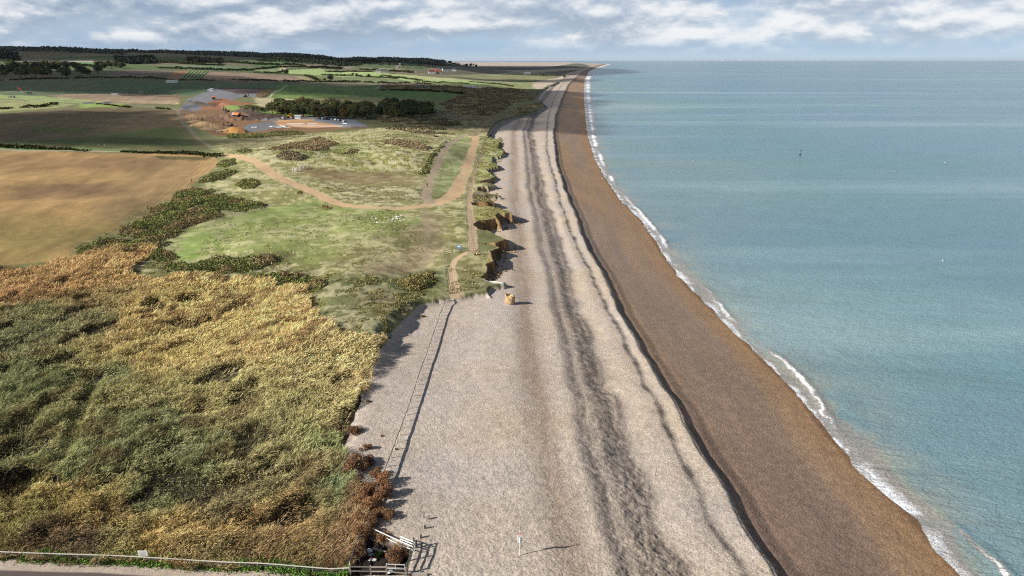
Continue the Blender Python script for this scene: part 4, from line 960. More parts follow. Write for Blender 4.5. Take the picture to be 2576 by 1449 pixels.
p = g1(950, 1402); t_ = thing('bush', p, 'small green bush beside the litter in the yard', 'bush', None, .5, .55); addmesh('foliage', GRN, t_); addmesh('stem', STEM, t_)

# ---- trees
def crown_mesh(seed, n, c1, c2, leaf):
    r_ = np.random.default_rng(seed); k = 13
    d = r_.normal(size=(k, 3)); d /= np.linalg.norm(d, axis=1)[:, None]; cen = d*r_.uniform(1.2, 3.0, (k, 1))*np.array([1, 1, .75]); cen[:, 2] += 4.6; rad = r_.uniform(1.1, 2.1, k)
    i = r_.integers(0, k, n); e = r_.normal(size=(n, 3)); e /= np.linalg.norm(e, axis=1)[:, None]
    P = cen[i]+e*(rad[i]*r_.uniform(.7, 1.05, n))[:, None]; P[:, 2] = np.maximum(P[:, 2], .6+r_.uniform(0, .8, n))
    t_ = r_.uniform(0, 1, (n, 1)); c = (A(c1)*(1-t_)+A(c2)*t_)*r_.uniform(.7, 1.3, n)[:, None]
    V, F, C_ = cards(P, leaf*r_.uniform(.6, 1.4, n), c); o = build('crown', V, F, M_leaf, C_); me = o.data; bpy.data.objects.remove(o); return me
TC = [crown_mesh(400, 1500, (118,124,84), (94,100,68), .62), crown_mesh(401, 1500, (130,118,82), (102,98,66), .62), crown_mesh(402, 1500, (94,106,80), (76,86,66), .62), crown_mesh(403, 1300, (150,146,104), (120,114,80), .6)]
_s = MB(); _s.cyl((0, 0, -.5), (.1, 0, 3.4), .32, 8, .2)
for k in range(5): a = k*1.26; _s.cyl((.08, 0, 2.2+.25*k), (2*math.cos(a), 2*math.sin(a), 4.6+.3*k), .14, 6, .04)
_o = _s.done('trunk', M_bark); TRK = _o.data; bpy.data.objects.remove(_o)
def tree(u, v, hgt_, kind, label, group, world_p=None):
    p = world_p or g1(u, v); s = hgt_/7.6
    t_ = thing('tree', p, label, 'tree', group, random.uniform(0, 6), (s*random.uniform(.9, 1.25), s*random.uniform(.9, 1.25), s))
    addmesh('crown', TC[kind], t_); addmesh('trunk', TRK, t_); return t_
def wood(px, n, h0, h1, label, group, kinds=(0, 1, 2)):
    P = G(px); q = []; tries = 0; md = math.sqrt(area(P)/n)*.62
    while len(q) < n and tries < 9000:
        tries += 1; c = sample_poly(P, 1)[0]
        if all(np.hypot(*(c-k)) > md for k in q): q.append(c)
    q.sort(key=lambda c: c[1])
    for c in q:
        zz = float(height(np.array([c[0]]), np.array([c[1]]))[0])
        tree(0, 0, random.uniform(h0, h1), random.choice(kinds), label, group, Vector((c[0], c[1], zz)))
W = [([(672,284),(700,272),(780,270),(880,272),(940,282),(935,303),(860,303),(760,296),(700,290)],85,8,11.5,'bushy evergreen tree in the wood behind the building site car park','trees of the wood behind the car park',(0,0,1,2)),
     ([(945,290),(975,272),(1060,274),(1092,284),(1085,298),(1040,302),(970,302)],44,8,11.5,'dark tree in the smaller wood nearer the beach','trees of the wood nearer the beach',(2,2,0)),
     ([(-350,172),(0,168),(60,168),(150,172),(250,184),(265,190),(180,197),(0,203),(-350,208)],125,13,20,'dark tree in the wood above the airfield at far left','trees of the wood above the airfield',(2,2,0)),
     ([(240,168),(262,165),(318,170),(300,176),(255,174)],14,9,15,'dark tree in the hillside copse between pale fields','trees of the hillside copse',(2,0)),
     ([(1120,162),(1180,163),(1215,168),(1180,170)],9,14,20,'dark tree of the far clump on the marsh edge','trees of the clump on the marsh edge',(2,))]
for px, n, h0, h1, lab, grp, kd in W: wood(px, n, h0, h1, lab, grp, kd)
for (u, v, h_, k, l) in ((832,204,11,2,'large round dark tree alone at the ploughed field corner'),(816,205,6,0,'small tree just left of the large round tree'),(113,168,12,3,'pale yellowish tree standing behind the left wood'),(888,190,6,2,'left of three small hedge trees by the bright field'),(897,191,6,0,'middle of three small hedge trees by the bright field'),(928,193,6,2,'right of three small hedge trees by the bright field'),(1367,192,9,2,'dark tree beside the scrub on the coastal flat'),(1373,193,6,2,'lower dark tree right of its neighbour on the coastal flat'),(720,186,10,2,'tree at the pale quarry scar in the fields'),(712,181,7,3,'brownish tree above the quarry scar')):
    tree(u, v, h_, k, l, None)
tree(1419,196,9,2,'dark round bush on the dune crest far along the beach',None)
# far woods (one mass each)
def farwood(px, n, size, hgt_, cc, seed):
    P = G(px); q = sample_poly(P, n); X, Y = q[:, 0], q[:, 1]; e = fbm(X, Y, 45, 3, seed); h = hgt_*np.clip(.62+.55*e, .2, 1.2)
    r = rng.uniform(.1, 1, n)**.5; c = A(cc)*(rng.uniform(.6, 1.4, n)*(1+.3*fbm(X, Y, 120, 2, seed+1)))[:, None]
    return cards(np.stack([X, Y, hz(q)+h*r], 1), size*rng.uniform(.6, 1.4, n), c)
def ridgewood():
    n = 95000; s = rng.uniform(-900, 1130, n); Y = rng.uniform(2750, 3750, n); X = (s-1288)/FPX*Y
    q = np.stack([X, Y], 1); e = fbm(X, Y, 90, 3, 270); h = 14*np.clip(.75+.5*e, .2, 1.3)
    gap = fbm(X, Y*2, 420, 2, 274) > -.05-1.2*sstep(3000, 3400, Y); q, h, Y = q[gap], h[gap], Y[gap]; n = len(q)
    r = rng.uniform(.05, 1, n)**.5; c = A((92,104,98))*rng.uniform(.6, 1.4, n)[:, None]
    return cards(np.stack([q[:, 0], q[:, 1], hz(q)+h*r], 1), 9*rng.uniform(.6, 1.4, n), c)
fw = [ridgewood(), farwood([(-500,128),(0,134),(46,140),(52,152),(0,156),(-500,150)],4000,8,20,(50,58,50),271), farwood([(930,150),(1010,150),(1150,158),(1180,168),(1100,180),(1000,172),(940,166)],7000,7,11,(58,66,52),272),
      farwood([(700,146),(900,152),(960,158),(900,166),(760,160),(640,156)],6000,7,10,(56,64,50),273), farwood([(290,150),(390,150),(395,160),(330,162),(290,158)],3000,7,12,(50,60,50),275), farwood([(470,150),(560,152),(560,158),(480,158)],2000,7,10,(60,66,52),276)]
V_, F_, C_ = merge(fw); tag(build('far_woods', V_, F_, M_scrub, C_), 'dark woods covering the distant ridge and village slopes', 'woods', kind='stuff')

# ---- hedges: each one a thing
def hedge(px, wd, hgt_, label, size=1.1, dens=3.0, c=(70,76,46), gaps=-.9):
    L = G(px); seg = np.linalg.norm(np.diff(L, axis=0), axis=1); tot = seg.sum(); n = int(tot*wd*dens)
    if n < 4: return
    n = min(n, 26000); cum = np.concatenate([[0], np.cumsum(seg)]); s = rng.uniform(0, tot, n)
    X = np.interp(s, cum, L[:, 0])+rng.normal(0, wd*.3, n); Y = np.interp(s, cum, L[:, 1])+rng.normal(0, wd*.3, n)
    e = fbm(s, 0*s, 14, 3, 280+len(px)); kp = e > gaps; X, Y, e = X[kp], Y[kp], e[kp]; n = len(X)
    q = np.stack([X, Y], 1); h = hgt_*np.clip(.7+.6*e, .25, 1.4); r = rng.uniform(.05, 1, n)**.5
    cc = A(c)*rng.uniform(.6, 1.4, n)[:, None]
    V_, F_, C_ = cards(np.stack([X, Y, hz(q)+h*r], 1), size*rng.uniform(.6, 1.4, n), cc)
    tag(build('hedge', V_, F_, M_scrub, C_), label, 'hedge', 'field hedges')
H = [([(-300,372),(57,373),(120,376),(218,380)],3,1.8,'dark hedge under the pale track along the tan field top left'),
 ([(310,382),(400,385),(480,389),(559,394)],3,1.6,'hedge under the track between the tan field and its right corner'),
 ([(-300,282),(0,275),(80,271),(146,265)],6,3.2,'thick dark hedge at the left above the brown dark field'),
 ([(0,203),(120,199),(290,196),(420,200)],6,3,'hedge line under the left wood above the airfield'),
 ([(420,201),(480,202),(540,203)],5,2.5,'short hedge behind the white building'),
 ([(585,201),(667,204),(740,206),(800,206)],6,3.5,'dark hedge below the ploughed field'),
 ([(800,207),(858,206),(930,208),(977,210),(1085,212)],5,3,'long straight hedge right of the large round tree'),
 ([(809,189),(850,190),(887,191),(940,195),(1000,199)],5,3,'hedge between the bright field and the grey green field'),
 ([(639,183),(680,184),(722,185)],8,5,'short bushy hedge at the foot of the striped green field'),
 ([(639,175),(680,172),(705,170)],8,5,'hedge on the far side of the striped green field'),
 ([(708,169),(780,171),(861,174)],9,6,'dark hedge behind the bright field'),
 ([(819,180),(870,180),(934,181)],7,3,'thin hedge running inside the bright field'),
 ([(906,175),(960,178),(1038,184)],9,5,'hedge behind the farm buildings'),
 ([(958,227),(1010,228),(1086,230),(1170,237)],5,2.6,'dark hedge between the heath and the green field'),
 ([(330,152),(450,160),(560,166)],10,6,'distant hedge climbing from the hillside copse'),
 ([(400,172),(520,176),(640,178)],9,5,'distant hedge above the brown ploughed field'),
 ([(560,156),(640,162),(760,166)],10,6,'distant hedge below the ridge wood'),
 ([(60,158),(140,160),(235,168)],9,5,'distant hedge over the left wood'),
 ([(860,206),(900,205),(905,207)],4,3,'short hedge stub near the long straight hedge'),
 ([(768,190),(790,198),(802,205)],6,4,'scrubby hedge on the slope beside the ploughed field'),
 ([(958,190),(1010,196),(1060,203)],5,2.2,'faint hedge in the lower bright field'),
 ([(1040,205),(1100,208),(1180,211)],5,2.4,'hedge behind the concrete ruins'),
 ([(1180,206),(1240,211),(1290,218)],4,2,'low hedge bordering the sandy scar'),
 ([(240,262),(300,268),(330,271)],3,1.2,'small dark bushes along the airfield strip'),
 ([(395,273),(430,276)],3,1.5,'bush row left of the site entrance')]
for px, wd, h_, lab in H:
    far_ = G(px[:1])[0][1]; hedge(px, wd, h_, lab, .7+far_*.0011, 5 if far_ < 500 else 2.2 if far_ < 1100 else 1.1, gaps=-.55 if far_ > 600 else -.9)

# ------------------------------------------------------------------ fences
def zat(X, Y): return float(height(np.array([X]), np.array([Y]))[0])
def polyline_posts(px, step, world=False):
    L = np.array(px) if world else G(px); seg = np.linalg.norm(np.diff(L, axis=0), axis=1); cum = np.concatenate([[0], np.cumsum(seg)]); n = max(2, int(round(cum[-1]/step))+1)
    s = np.linspace(0, cum[-1], n); return [Vector((X, Y, 0)) for X, Y in zip(np.interp(s, cum, L[:, 0]), np.interp(s, cum, L[:, 1]))]
def fence(px, step, hgt_, label, post=.1, rails=(), rail_w=.08, mesh_=None, rm=None, pm=None, wire=None, jitter=0.0, world=False, name='fence'):
    ps = polyline_posts(px, step, world)
    for p in ps: p.z = zat(p.x, p.y)
    t_ = thing(name, ps[0], label, 'fence'); o0 = ps[0]; tops = []
    pme = None
    for p in ps:
        d = p-o0; tx, ty = random.uniform(-jitter, jitter), random.uniform(-jitter, jitter)
        m_ = MB(); m_.beam((0, 0, -.3), (tx, ty, hgt_), post); q = m_.done('post', pm or M_wood, t_); q.location = d; tops.append((d, tx, ty))
    def pt(k, h): d, tx, ty = tops[k]; return (d.x+tx*h/hgt_+post*.55, d.y+ty*h/hgt_-post*.5, d.z+h)
    for h in rails:
        m_ = MB()
        for k in range(len(tops)-1): m_.beam(pt(k, h), pt(k+1, h), .04, rail_w)
        m_.done('rail', rm or M_wood, t_)
    if wire:
        m_ = MB()
        for h in wire:
            for k in range(len(tops)-1): m_.beam(pt(k, h), pt(k+1, h), .022)
        m_.done('wire', M_wire, t_)
    if mesh_:
        m_ = MB(); h0, h1, nv, w_ = mesh_
        for h in np.linspace(h0, h1, nv):
            for k in range(len(tops)-1): m_.beam(pt(k, h), pt(k+1, h), w_)
        m_.done('netting', M_wire, t_)
    return t_
f1 = fence([(-330,1383),(0,1402),(200,1409),(420,1419),(650,1431),(880,1443)], 2.05, .85, 'long pale rail fence beside the road at bottom left', .09, (.80,), .11, wire=(.3, .55), pm=M_wood, rm=plain('bleached_rail', (215,208,196), .8))
f2 = fence([(881,1432),(946,1246),(975,1179),(990,1139),(1009,1085),(1027,1036),(1051,963),(1085,865),(1105,805),(1123,757)], 2.0, 1.0, 'long leaning netting fence crossing the shingle', .085, (), mesh_=(.80, 1.0, 4, .045), pm=plain('pale_post', (205,202,196), .7), jitter=.06)
f3 = fence([(1123,756),(1120,700),(1117,660),(1117,641)], 2.4, 1.15, 'wire fence beside the dark bramble thicket and footpath', .09, (), wire=(.3, .55, .8, 1.08), pm=M_wood, jitter=.04)
f4 = fence([(1117,641),(1140,637),(1160,636),(1178,634)], 2.3, 1.2, 'dark timber rails closing the footpath by the blue sign', .16, (.6, 1.1), .12, pm=M_woodd, rm=M_woodd)
f5 = fence([(1178,634),(1174,585),(1170,535),(1168,500),(1176,465),(1190,430),(1203,395),(1215,365),(1222,345)], 3.0, 1.15, 'long wire fence along the clifftop footpath', .08, (), wire=(.3, .6, .85, 1.08), pm=M_wood, jitter=.05, )
# the timber yard at the foot of the fence
f6 = fence([(882,1446),(931,1446),(980,1449),(1022,1452)], 2.1, 1.25, 'low double rail fence on the near side of the timber yard', .15, (.55, 1.12), .12, rm=M_wood)
f7 = fence([(1024,1446),(1032,1415),(1042,1380)], 1.7, 1.5, 'greenish timber rail fence on the right side of the yard', .15, (.5, .95, 1.4), .14, pm=M_woodd, rm=M_woodd)
f8 = fence([(926,1340),(965,1358),(1005,1375),(1043,1393)], 2.4, .95, 'bright white two rail fence across the back of the yard', .08, (.40, .88), .12, pm=M_white, rm=M_white)
f9 = fence([(1008,1372),(1043,1386)], 1.6, 1.25, 'short raised white rails at the yard corner', .07, (.85, 1.2), .12, pm=M_white, rm=M_white)
f10 = fence([(973,1432),(1018,1434)], .95, .75, 'small white gate panel in front of the golden shrub', .06, (.15, .7), .07, pm=M_white, rm=M_white)
# heras fencing at the building site
f11 = fence([(890,300),(905,303),(920,312),(926,322),(910,323)], 3.5, 2.0, 'steel mesh site fence round the grey car park corner', .07, (), mesh_=(.1, 1.95, 5, .03), pm=M_steel)
f12 = fence([(452,278),(460,302),(485,330),(540,352)], 6, 1.8, 'steel mesh fence along the left edge of the building site', .08, (), mesh_=(.1, 1.75, 3, .03), pm=M_steel)
f13 = fence([(640,290),(700,291),(760,292)], 3.5, 2.0, 'steel mesh fence behind the white site cabin', .07, (), mesh_=(.1, 1.95, 5, .03), pm=M_steel)
f14 = fence([(852,322),(880,322)], 6, 1.6, 'white goal shaped frame on the grey site corner', .08, (1.55,), .1, pm=M_white, rm=M_white)
# stubs, edging
for i, (u, v) in enumerate(((1078,1306),(1069,1329),(1058,1353),(1046,1371))):
    p = g1(u, v); m_ = MB(); m_.box((0, 0, .15), (.28, .22, .7), .3*i); o = m_.done('timber_post', M_wood, None, .02); o.location = p
    tag(o, ['farthest short timber stub in the shingle row','second short timber stub from the far end','third short timber stub, nearest the white rails but one','short timber stub at the corner of the yard rails'][i], 'post', 'short timber stubs in the shingle')
a, b_ = g1(1034, 1446), g1(1076, 1448); m_ = MB(); m_.beam((0, 0, .15), tuple((b_-a)+Vector((0, 0, .15))), .22, .3); o = m_.done('sleeper', M_wood, None, .02); o.location = a; tag(o, 'long timber sleeper lying on shingle right of the yard', 'timber')
a, b_ = g1(890, 1447), g1(1010, 1451)
for k in range(2):
    m_ = MB(); m_.beam((0, -.5-.45*k, .1+.0*k), tuple((b_-a)+Vector((0, -.5-.45*k, .1))), .3, .24); o = m_.done('sleeper', M_wood, None, .02); o.location = a; tag(o, ['upper timber sleeper under the yard fence','lower timber sleeper nearest the picture bottom'][k], 'timber')
a, b_ = g1(938, 1384), g1(973, 1392); m_ = MB(); m_.cyl((0, 0, .22), tuple((b_-a)+Vector((0, 0, .15))), .16, 9, .1); m_.cyl(tuple((b_-a)*.5+Vector((0, 0, .2))), tuple((b_-a)*.6+Vector((.2, .5, .5))), .05, 6, .02)
o = m_.done('driftwood_log', M_flint); o.location = a; tag(o, 'pale driftwood log lying in the shaded yard', 'log')
for i, (u, v, mt, s) in enumerate(((929,1388,M_white,.32),(931,1398,M_flint,.25),(936,1405,M_red,.16),(941,1411,M_white,.26),(946,1386,M_red,.14),(980,1441,M_white,.3),(868,1434,M_white,.2),(932,1410,M_white,.2),(938,1396,M_flint,.2))):
    p = g1(u, v); m_ = MB(); m_.sph((0, 0, s*.4), s, (1.2, .8, .6), 2)
    for vt in m_.b.verts: vt.co *= random.uniform(.8, 1.2)
    o = m_.done('litter', mt); o.location = p; tag(o, ['big white bag of litter in the shaded yard','grey lump under the big white bag','red scrap among the yard litter','crumpled white sheet lowest in the litter heap','red scrap beside the driftwood log','white bundle behind the near yard rails','white scraps by the roadside fence end','small white bag left of the crumpled sheet','grey scrap in the middle of the litter heap'][i], 'litter', 'litter in the yard')

# ------------------------------------------------------------------ signs and posts
p = g1(363, 1411); t_ = thing('notice_board', p, 'white notice board on two legs behind the roadside rail', 'sign', None, .02)
m_ = MB(); m_.box((0, 0, 1.0), (1.05, .04, .72)); m_.done('panel', M_white, t_)
m_ = MB(); [m_.box((-.02, -.024, 1.22-.12*k), (.75-.13*(k % 2), .004, .035)) for k in range(5)]; m_.done('printed_lines', M_steel, t_)
for s in (-1, 1): m_ = MB(); m_.beam((s*.42, .045, -.3), (s*.42, .045, 1.3), .05); m_.done('leg', M_steel, t_)
p = g1(1308, 1397); t_ = thing('warning_sign', p, 'tall white pole with white boards and lifebuoy box on open shingle', 'sign', None, .1)
m_ = MB(); m_.cyl((0, 0, -.4), (0, 0, 3.3), .045, 10); m_.done('pole', M_white, t_)
m_ = MB(); m_.box((-.02, -.09, 2.58), (.48, .1, .36)); m_.done('board', M_white, t_, .01)
m_ = MB(); m_.box((-.02, -.1, 2.83), (.42, .06, .1)); m_.done('red_strip', M_red, t_)
m_ = MB(); m_.box((-.02, .1, 1.95), (.5, .1, .72)); m_.done('back_board', M_white, t_, .01)
m_ = MB(); m_.cyl((0, 0, 3.3), (0, 0, 3.36), .07, 10); m_.done('cap', M_steel, t_)
p = g1(1155, 634); t_ = thing('information_sign', p, 'blue and white information sign beside the dark footpath rails', 'sign', None, -.1)
m_ = MB(); m_.box((0, -.05, 1.45), (1.3, .05, .95)); m_.done('panel', M_blue, t_)
m_ = MB(); m_.box((0, -.08, 1.55), (.8, .01, .35)); m_.done('printed_picture', M_white, t_)
for s in (-1, 1): m_ = MB(); m_.beam((s*.5, 0, -.2), (s*.5, 0, 1.9), .09); m_.done('leg', M_woodd, t_)
p = g1(1648.6, 1198); m_ = MB(); m_.cyl((0, 0, -.3), (.08, .1, 1.05), .035, 8); m_.cyl((.075, .09, 1.0), (.085, .11, 1.08), .05, 8); o = m_.done('stake', M_rust); o.location = p; tag(o, 'rusty steel stake leaning on the light shingle crest', 'stake')
p = g1(1283, 764); m_ = MB(); m_.sph((0, 0, .75), 1.05, (1, .75, 1.0), 4)
for vt in m_.b.verts:
    c_ = vt.co; k = 1+.35*float(fbm(np.array([c_.x*1.3+c_.z]), np.array([c_.y*1.3-c_.z*.7]), .9, 4, 501)[0]); vt.co = Vector((c_.x*k, c_.y*k, c_.z*k+.35*max(0, c_.x)))
o = m_.done('boulder', M_sand); o.location = p; o.scale = (1.05, 1.05, 1.15); tag(o, 'sandy clay boulder alone on the shingle below the cliffs', 'boulder')
# white and brown stakes in the grass
def stake_mesh(mt, h):
    m_ = MB(); m_.cyl((0, 0, -.3), (0, 0, h), .16, 8, .13); m_.cyl((0, 0, h), (0, 0, h+.08), .18, 8, .05); o = m_.done('stake', mt); me = o.data; bpy.data.objects.remove(o); return me
sw_, sb_ = stake_mesh(M_white, 1.6), stake_mesh(M_wood, 1.4)
for i, (u, v) in enumerate(((737,432),(742,431),(745,433),(748,430),(755,431))):
    tag(addmesh('stake', sw_, None, g1(u, v)), 'white stake in the left cluster on the brown grass', 'stake', 'white stakes in the grass')
for i, (u, v) in enumerate(((757,427),(762,425),(766,427),(769,424),(772,426),(776,424),(779,425),(765,423),(759,424))):
    tag(addmesh('stake', sb_, None, g1(u, v)), 'wooden stake in the right cluster on the brown grass', 'stake', 'wooden stakes in the grass')
# windsock, buoy
p = g1(58, 240); t_ = thing('windsock', p, 'red windsock on a thin pole at the airfield', 'windsock')
m_ = MB(); m_.cyl((0, 0, -.5), (0, 0, 7), .1, 8); m_.done('pole', M_white, t_)
m_ = MB(); m_.cyl((.2, 0, 6.2), (-4.2, 0, 9.3), .45, 10, .85); m_.done('sleeve', M_red, t_)
q = at_z([(2013,390)], 0)[0]; t_ = thing('marker_buoy', (q[0], q[1], 0), 'small black marker buoy with a flag stick on the sea', 'buoy')
m_ = MB(); m_.sph((0, 0, .2), .7, (1, 1, .6)); m_.done('float', M_dark, t_); m_ = MB(); m_.cyl((0, 0, 0), (.1, 0, 3.2), .09, 6); m_.done('stick', M_dark, t_); m_ = MB(); m_.box((.35, 0, 2.8), (.6, .05, .7)); m_.done('flag', M_dark, t_)

# ------------------------------------------------------------------ birds
def gull():
    m_ = MB(); m_.sph((0, 0, .22), .16, (1.7, .8, .8), 2); m_.sph((.26, 0, .36), .085, (1.1, .9, .9), 2); m_.cyl((.33, 0, .36), (.43, 0, .34), .025, 6, .005)
    m_.cyl((-.15, .08, .24), (-.42, .03, .22), .07, 6, .01); m_.cyl((-.15, -.08, .24), (-.42, -.03, .22), .07, 6, .01); m_.cyl((.0, .05, 0), (0, .05, .15), .012, 5); m_.cyl((.0, -.05, 0), (0, -.05, .15), .012, 5)
    o = m_.done('gull', M_white); me = o.data; bpy.data.objects.remove(o); return me
GU = gull()
for i in range(20):
    u, v = (random.gauss(1000, 10), random.gauss(551, 4)) if i > 5 else (random.uniform(935, 990), random.uniform(546, 565))
    tag(addmesh('gull', GU, None, g1(u, v), 1.25, random.uniform(0, 6)), 'white gull standing in the flock on the short grass', 'gull', 'gulls on the grass')
for (u, v) in ((1743,408),(1515,452),(2377,412),(2372,657)):
    q = at_z([(u, v)], 0)[0]; tag(addmesh('gull', GU, None, (q[0], q[1], -.05), 1.3 if v > 600 else 2.0, random.uniform(0, 6)), {1743:'gull floating off the beach near the dark beach shadow',1515:'gull floating close to the shore foam',2377:'gull floating far out at the right',2372:'nearest gull floating far right of the beach'}[u], 'gull', 'gulls on the sea')

# ------------------------------------------------------------------ people
def body(name, joints, edges, radii, zones):
    """one continuous skinned body; zones(co) -> material index (0 skin, 1 top, 2 trousers)"""
    me = bpy.data.meshes.new(name); me.from_pydata(joints, edges, []); o = bpy.data.objects.new(name, me); COL.objects.link(o)
    md = o.modifiers.new('skin', 'SKIN'); md.use_smooth_shade = True
    for i, r_ in enumerate(radii): me.skin_vertices[0].data[i].radius = (r_, r_)
    me.skin_vertices[0].data[0].use_root = True
    s2 = o.modifiers.new('sub', 'SUBSURF'); s2.levels = 1; s2.render_levels = 1
    dg = bpy.context.evaluated_depsgraph_get(); nm = bpy.data.meshes.new_from_object(o.evaluated_get(dg)); bpy.data.objects.remove(o)
    return nm
def hand(j, e, r, wrist, base_i, dirv, side):
    """palm, four fingers and a thumb as short chains off the wrist"""
    d = Vector(dirv).normalized(); s = Vector(side).normalized(); w0 = Vector(wrist)
    j.append(tuple(w0+d*.07)); r.append(.032); pi_ = len(j)-1; e.append((base_i, pi_))
    for k in range(4):
        off = s*(k-1.5)*.02; L = (.06, .075, .07, .05)[k]
        j.append(tuple(w0+d*.1+off)); r.append(.012); a = len(j)-1; e.append((pi_, a)); j.append(tuple(w0+d*(.1+L)+off+Vector((0, 0, -.012)))); r.append(.008); e.append((a, a+1))
    j.append(tuple(w0+d*.05+s*.05)); r.append(.011); e.append((base_i, len(j)-1))
def stand_mesh(stride=.18):
    j = [(0,0,.95),(0,0,1.15),(0,0,1.38),(0,0,1.5),(0,0,1.6),(0,.01,1.72)]; e = [(0,1),(1,2),(2,3),(3,4),(4,5)]; r = [.15,.14,.16,.06,.10,.085]
    for s, f in ((-1, stride), (1, -stride)):
        n0 = len(j); j += [(s*.1,0,.9),(s*.11,f*.5+.03,.5),(s*.11,f,.09),(s*.11,f+.14,.04)]; r += [.095,.062,.042,.035]; e += [(0,n0),(n0,n0+1),(n0+1,n0+2),(n0+2,n0+3)]
        n1 = len(j); j += [(s*.2,0,1.4),(s*.25,-f*.5,1.14),(s*.25,-f+.04,.9)]; r += [.062,.045,.03]; e += [(2,n1),(n1,n1+1),(n1+1,n1+2)]
        hand(j, e, r, j[-1], len(j)-1, (0,.1,-1), (0,1,0))
    return body('body', j, e, r, None)
def sit_mesh():
    j = [(0,0,.12),(0,-.03,.32),(0,0,.55),(0,.03,.68),(0,.06,.78),(0,.07,.90)]; e = [(0,1),(1,2),(2,3),(3,4),(4,5)]; r = [.17,.15,.16,.06,.10,.085]
    for s in (-1, 1):
        n0 = len(j); j += [(s*.1,.06,.14),(s*.13,.42,.38),(s*.13,.62,.07),(s*.13,.76,.05)]; r += [.095,.065,.042,.035]; e += [(0,n0),(n0,n0+1),(n0+1,n0+2),(n0+2,n0+3)]
        n1 = len(j); j += [(s*.2,.02,.57),(s*.25,.16,.38),(s*.15,.36,.42)]; r += [.062,.045,.03]; e += [(2,n1),(n1,n1+1),(n1+1,n1+2)]
        hand(j, e, r, j[-1], len(j)-1, (-.3*s,.8,-.1), (1,0,0))
    return body('body', j, e, r, None)
ST, SI = stand_mesh(), sit_mesh()
def person(p, me, top, legs, split, neck, label, rz=0, group=None):
    m2 = me.copy(); m2.materials.clear()
    for q in (M_skin, top, legs): m2.materials.append(q)
    for f in m2.polygons:
        c_ = f.center
        f.material_index = 0 if c_.z > neck else (2 if (c_.z < split or (neck < 1 and c_.y > .12 and c_.z < .46 and abs(c_.x) < .2)) else 1)
        if neck > 1 and c_.z < .93 and abs(c_.x) > .21 and c_.z > .7: f.material_index = 0
    o = bpy.data.objects.new('person', m2); COL.objects.link(o); o.location = p; o.rotation_euler = (0, 0, rz); tag(o, label, 'person', group)
    m_ = MB(); cz = (1.72, .01) if neck > 1 else (.90, .07)
    m_.sph((0, cz[1]-.02, cz[0]+.035), .098, (1, 1.05, .8), 2); m_.done('hair', M_dark, o)
    m_ = MB(); m_.sph((0, cz[1]+.1, cz[0]-.03), .02, (.8, 1.2, 1), 1); [m_.sph((s*.035, cz[1]+.085, cz[0]), .012, (1, 1, 1), 1) for s in (-1, 1)]; m_.done('face', M_skin, o)
    return o
person(g1(1194, 643), SI, M_navy, M_navy, .2, .7, 'person in dark clothes sitting on the clifftop, left of a pair', -1.2)
person(g1(1199, 643), SI, M_yel, M_navy, .2, .7, 'person in yellow top sitting on the clifftop, right of a pair', -1.2)
for (u, v, tp, l, rz) in ((482,459,M_green,'walker in green on the edge of the tan field',2.5),(373,528,M_navy,'dark dressed walker by the belt of scrub and tan field',2.2),(249,371,M_white,'left walker in white on the grass verge above the tan field',1.5),(264,371.5,M_white,'right walker in white on the grass verge above the tan field',1.5),(1406,278,M_white,'left walker on the shaded shingle far along the beach',0),(1415,279,M_blue,'right walker on the shaded shingle far along the beach',0),(1438,287,M_red,'lone walker on the shaded brown foreshore',0),(1075,470.5,M_navy,'walker on the grey track beside the dark bank',.4),
    (558,271,M_white,'site worker by the road cones, left one',0),(563,272,M_org,'site worker by the road cones, right one',1)):
    person(g1(u, v), ST, tp, M_navy, .95, 1.5, l, rz)

# ------------------------------------------------------------------ vehicles and plant
def wheel(m_, x_, y_, r_, w_): m_.cyl((x_, y_-w_/2, r_), (x_, y_+w_/2, r_), r_, 14)
def excavator(p, rz, label, paint_, up=0.0):
    t_ = thing('excavator', p, label, 'excavator', 'excavators on the building site', rz, 1.15)
    for s in (-1, 1):
        m_ = MB(); m_.prism([(-1.9,.25),(-1.6,0),(1.6,0),(1.9,.25),(1.9,.6),(1.6,.85),(-1.6,.85),(-1.9,.6)], s*1.0-.28, s*1.0+.28); m_.done('track', M_dark, t_)
    m_ = MB(); m_.box((0, 0, .9), (1.4, 1.4, .3)).prism([(-2.0,1.05),(1.3,1.05),(1.3,1.75),(-.4,2.0),(-2.0,1.95)], -1.2, 1.2); m_.done('house', paint_, t_, .05)
    m_ = MB(); m_.prism([(.1,1.8),(1.35,1.8),(1.35,2.4),(1.1,3.0),(.1,3.0)], .25, 1.1); c_ = m_.done('cab', paint_, t_, .03)
    m_ = MB(); m_.box((1.3, .67, 2.35), (.06, .7, .8)).box((.7, 1.115, 2.45), (.8, .05, .8)).box((.7, .235, 2.45), (.8, .05, .8)); m_.done('window', M_glass, c_)
    m_ = MB(); m_.prism([(1.2,1.5),(2.6,4.1+up),(4.2,4.5+up),(4.3,4.15+up),(2.9,3.7+up),(1.6,1.4)], -.6, -.2); m_.done('boom', paint_, t_, .03)
    m_ = MB(); m_.prism([(4.0,4.9+up),(4.5,4.6+up),(5.1,1.9+up),(4.8,1.8+up)], -.55, -.25); m_.done('arm', paint_, t_, .02)
    m_ = MB(); m_.prism([(4.7,2.0+up),(5.3,1.9+up),(5.2,1.1+up),(4.6,.7+up),(4.1,1.1+up),(4.4,1.5+up)], -.9, .1); m_.done('bucket', M_dark, t_, .03)
    m_ = MB(); m_.cyl((1.3,-.75,1.6), (2.4,-.75,3.2+up), .07, 8).cyl((2.9,-.4,4.4+up), (4.1,-.4,4.9+up), .06, 8); m_.done('hydraulic_ram', M_steel, t_)
    return t_
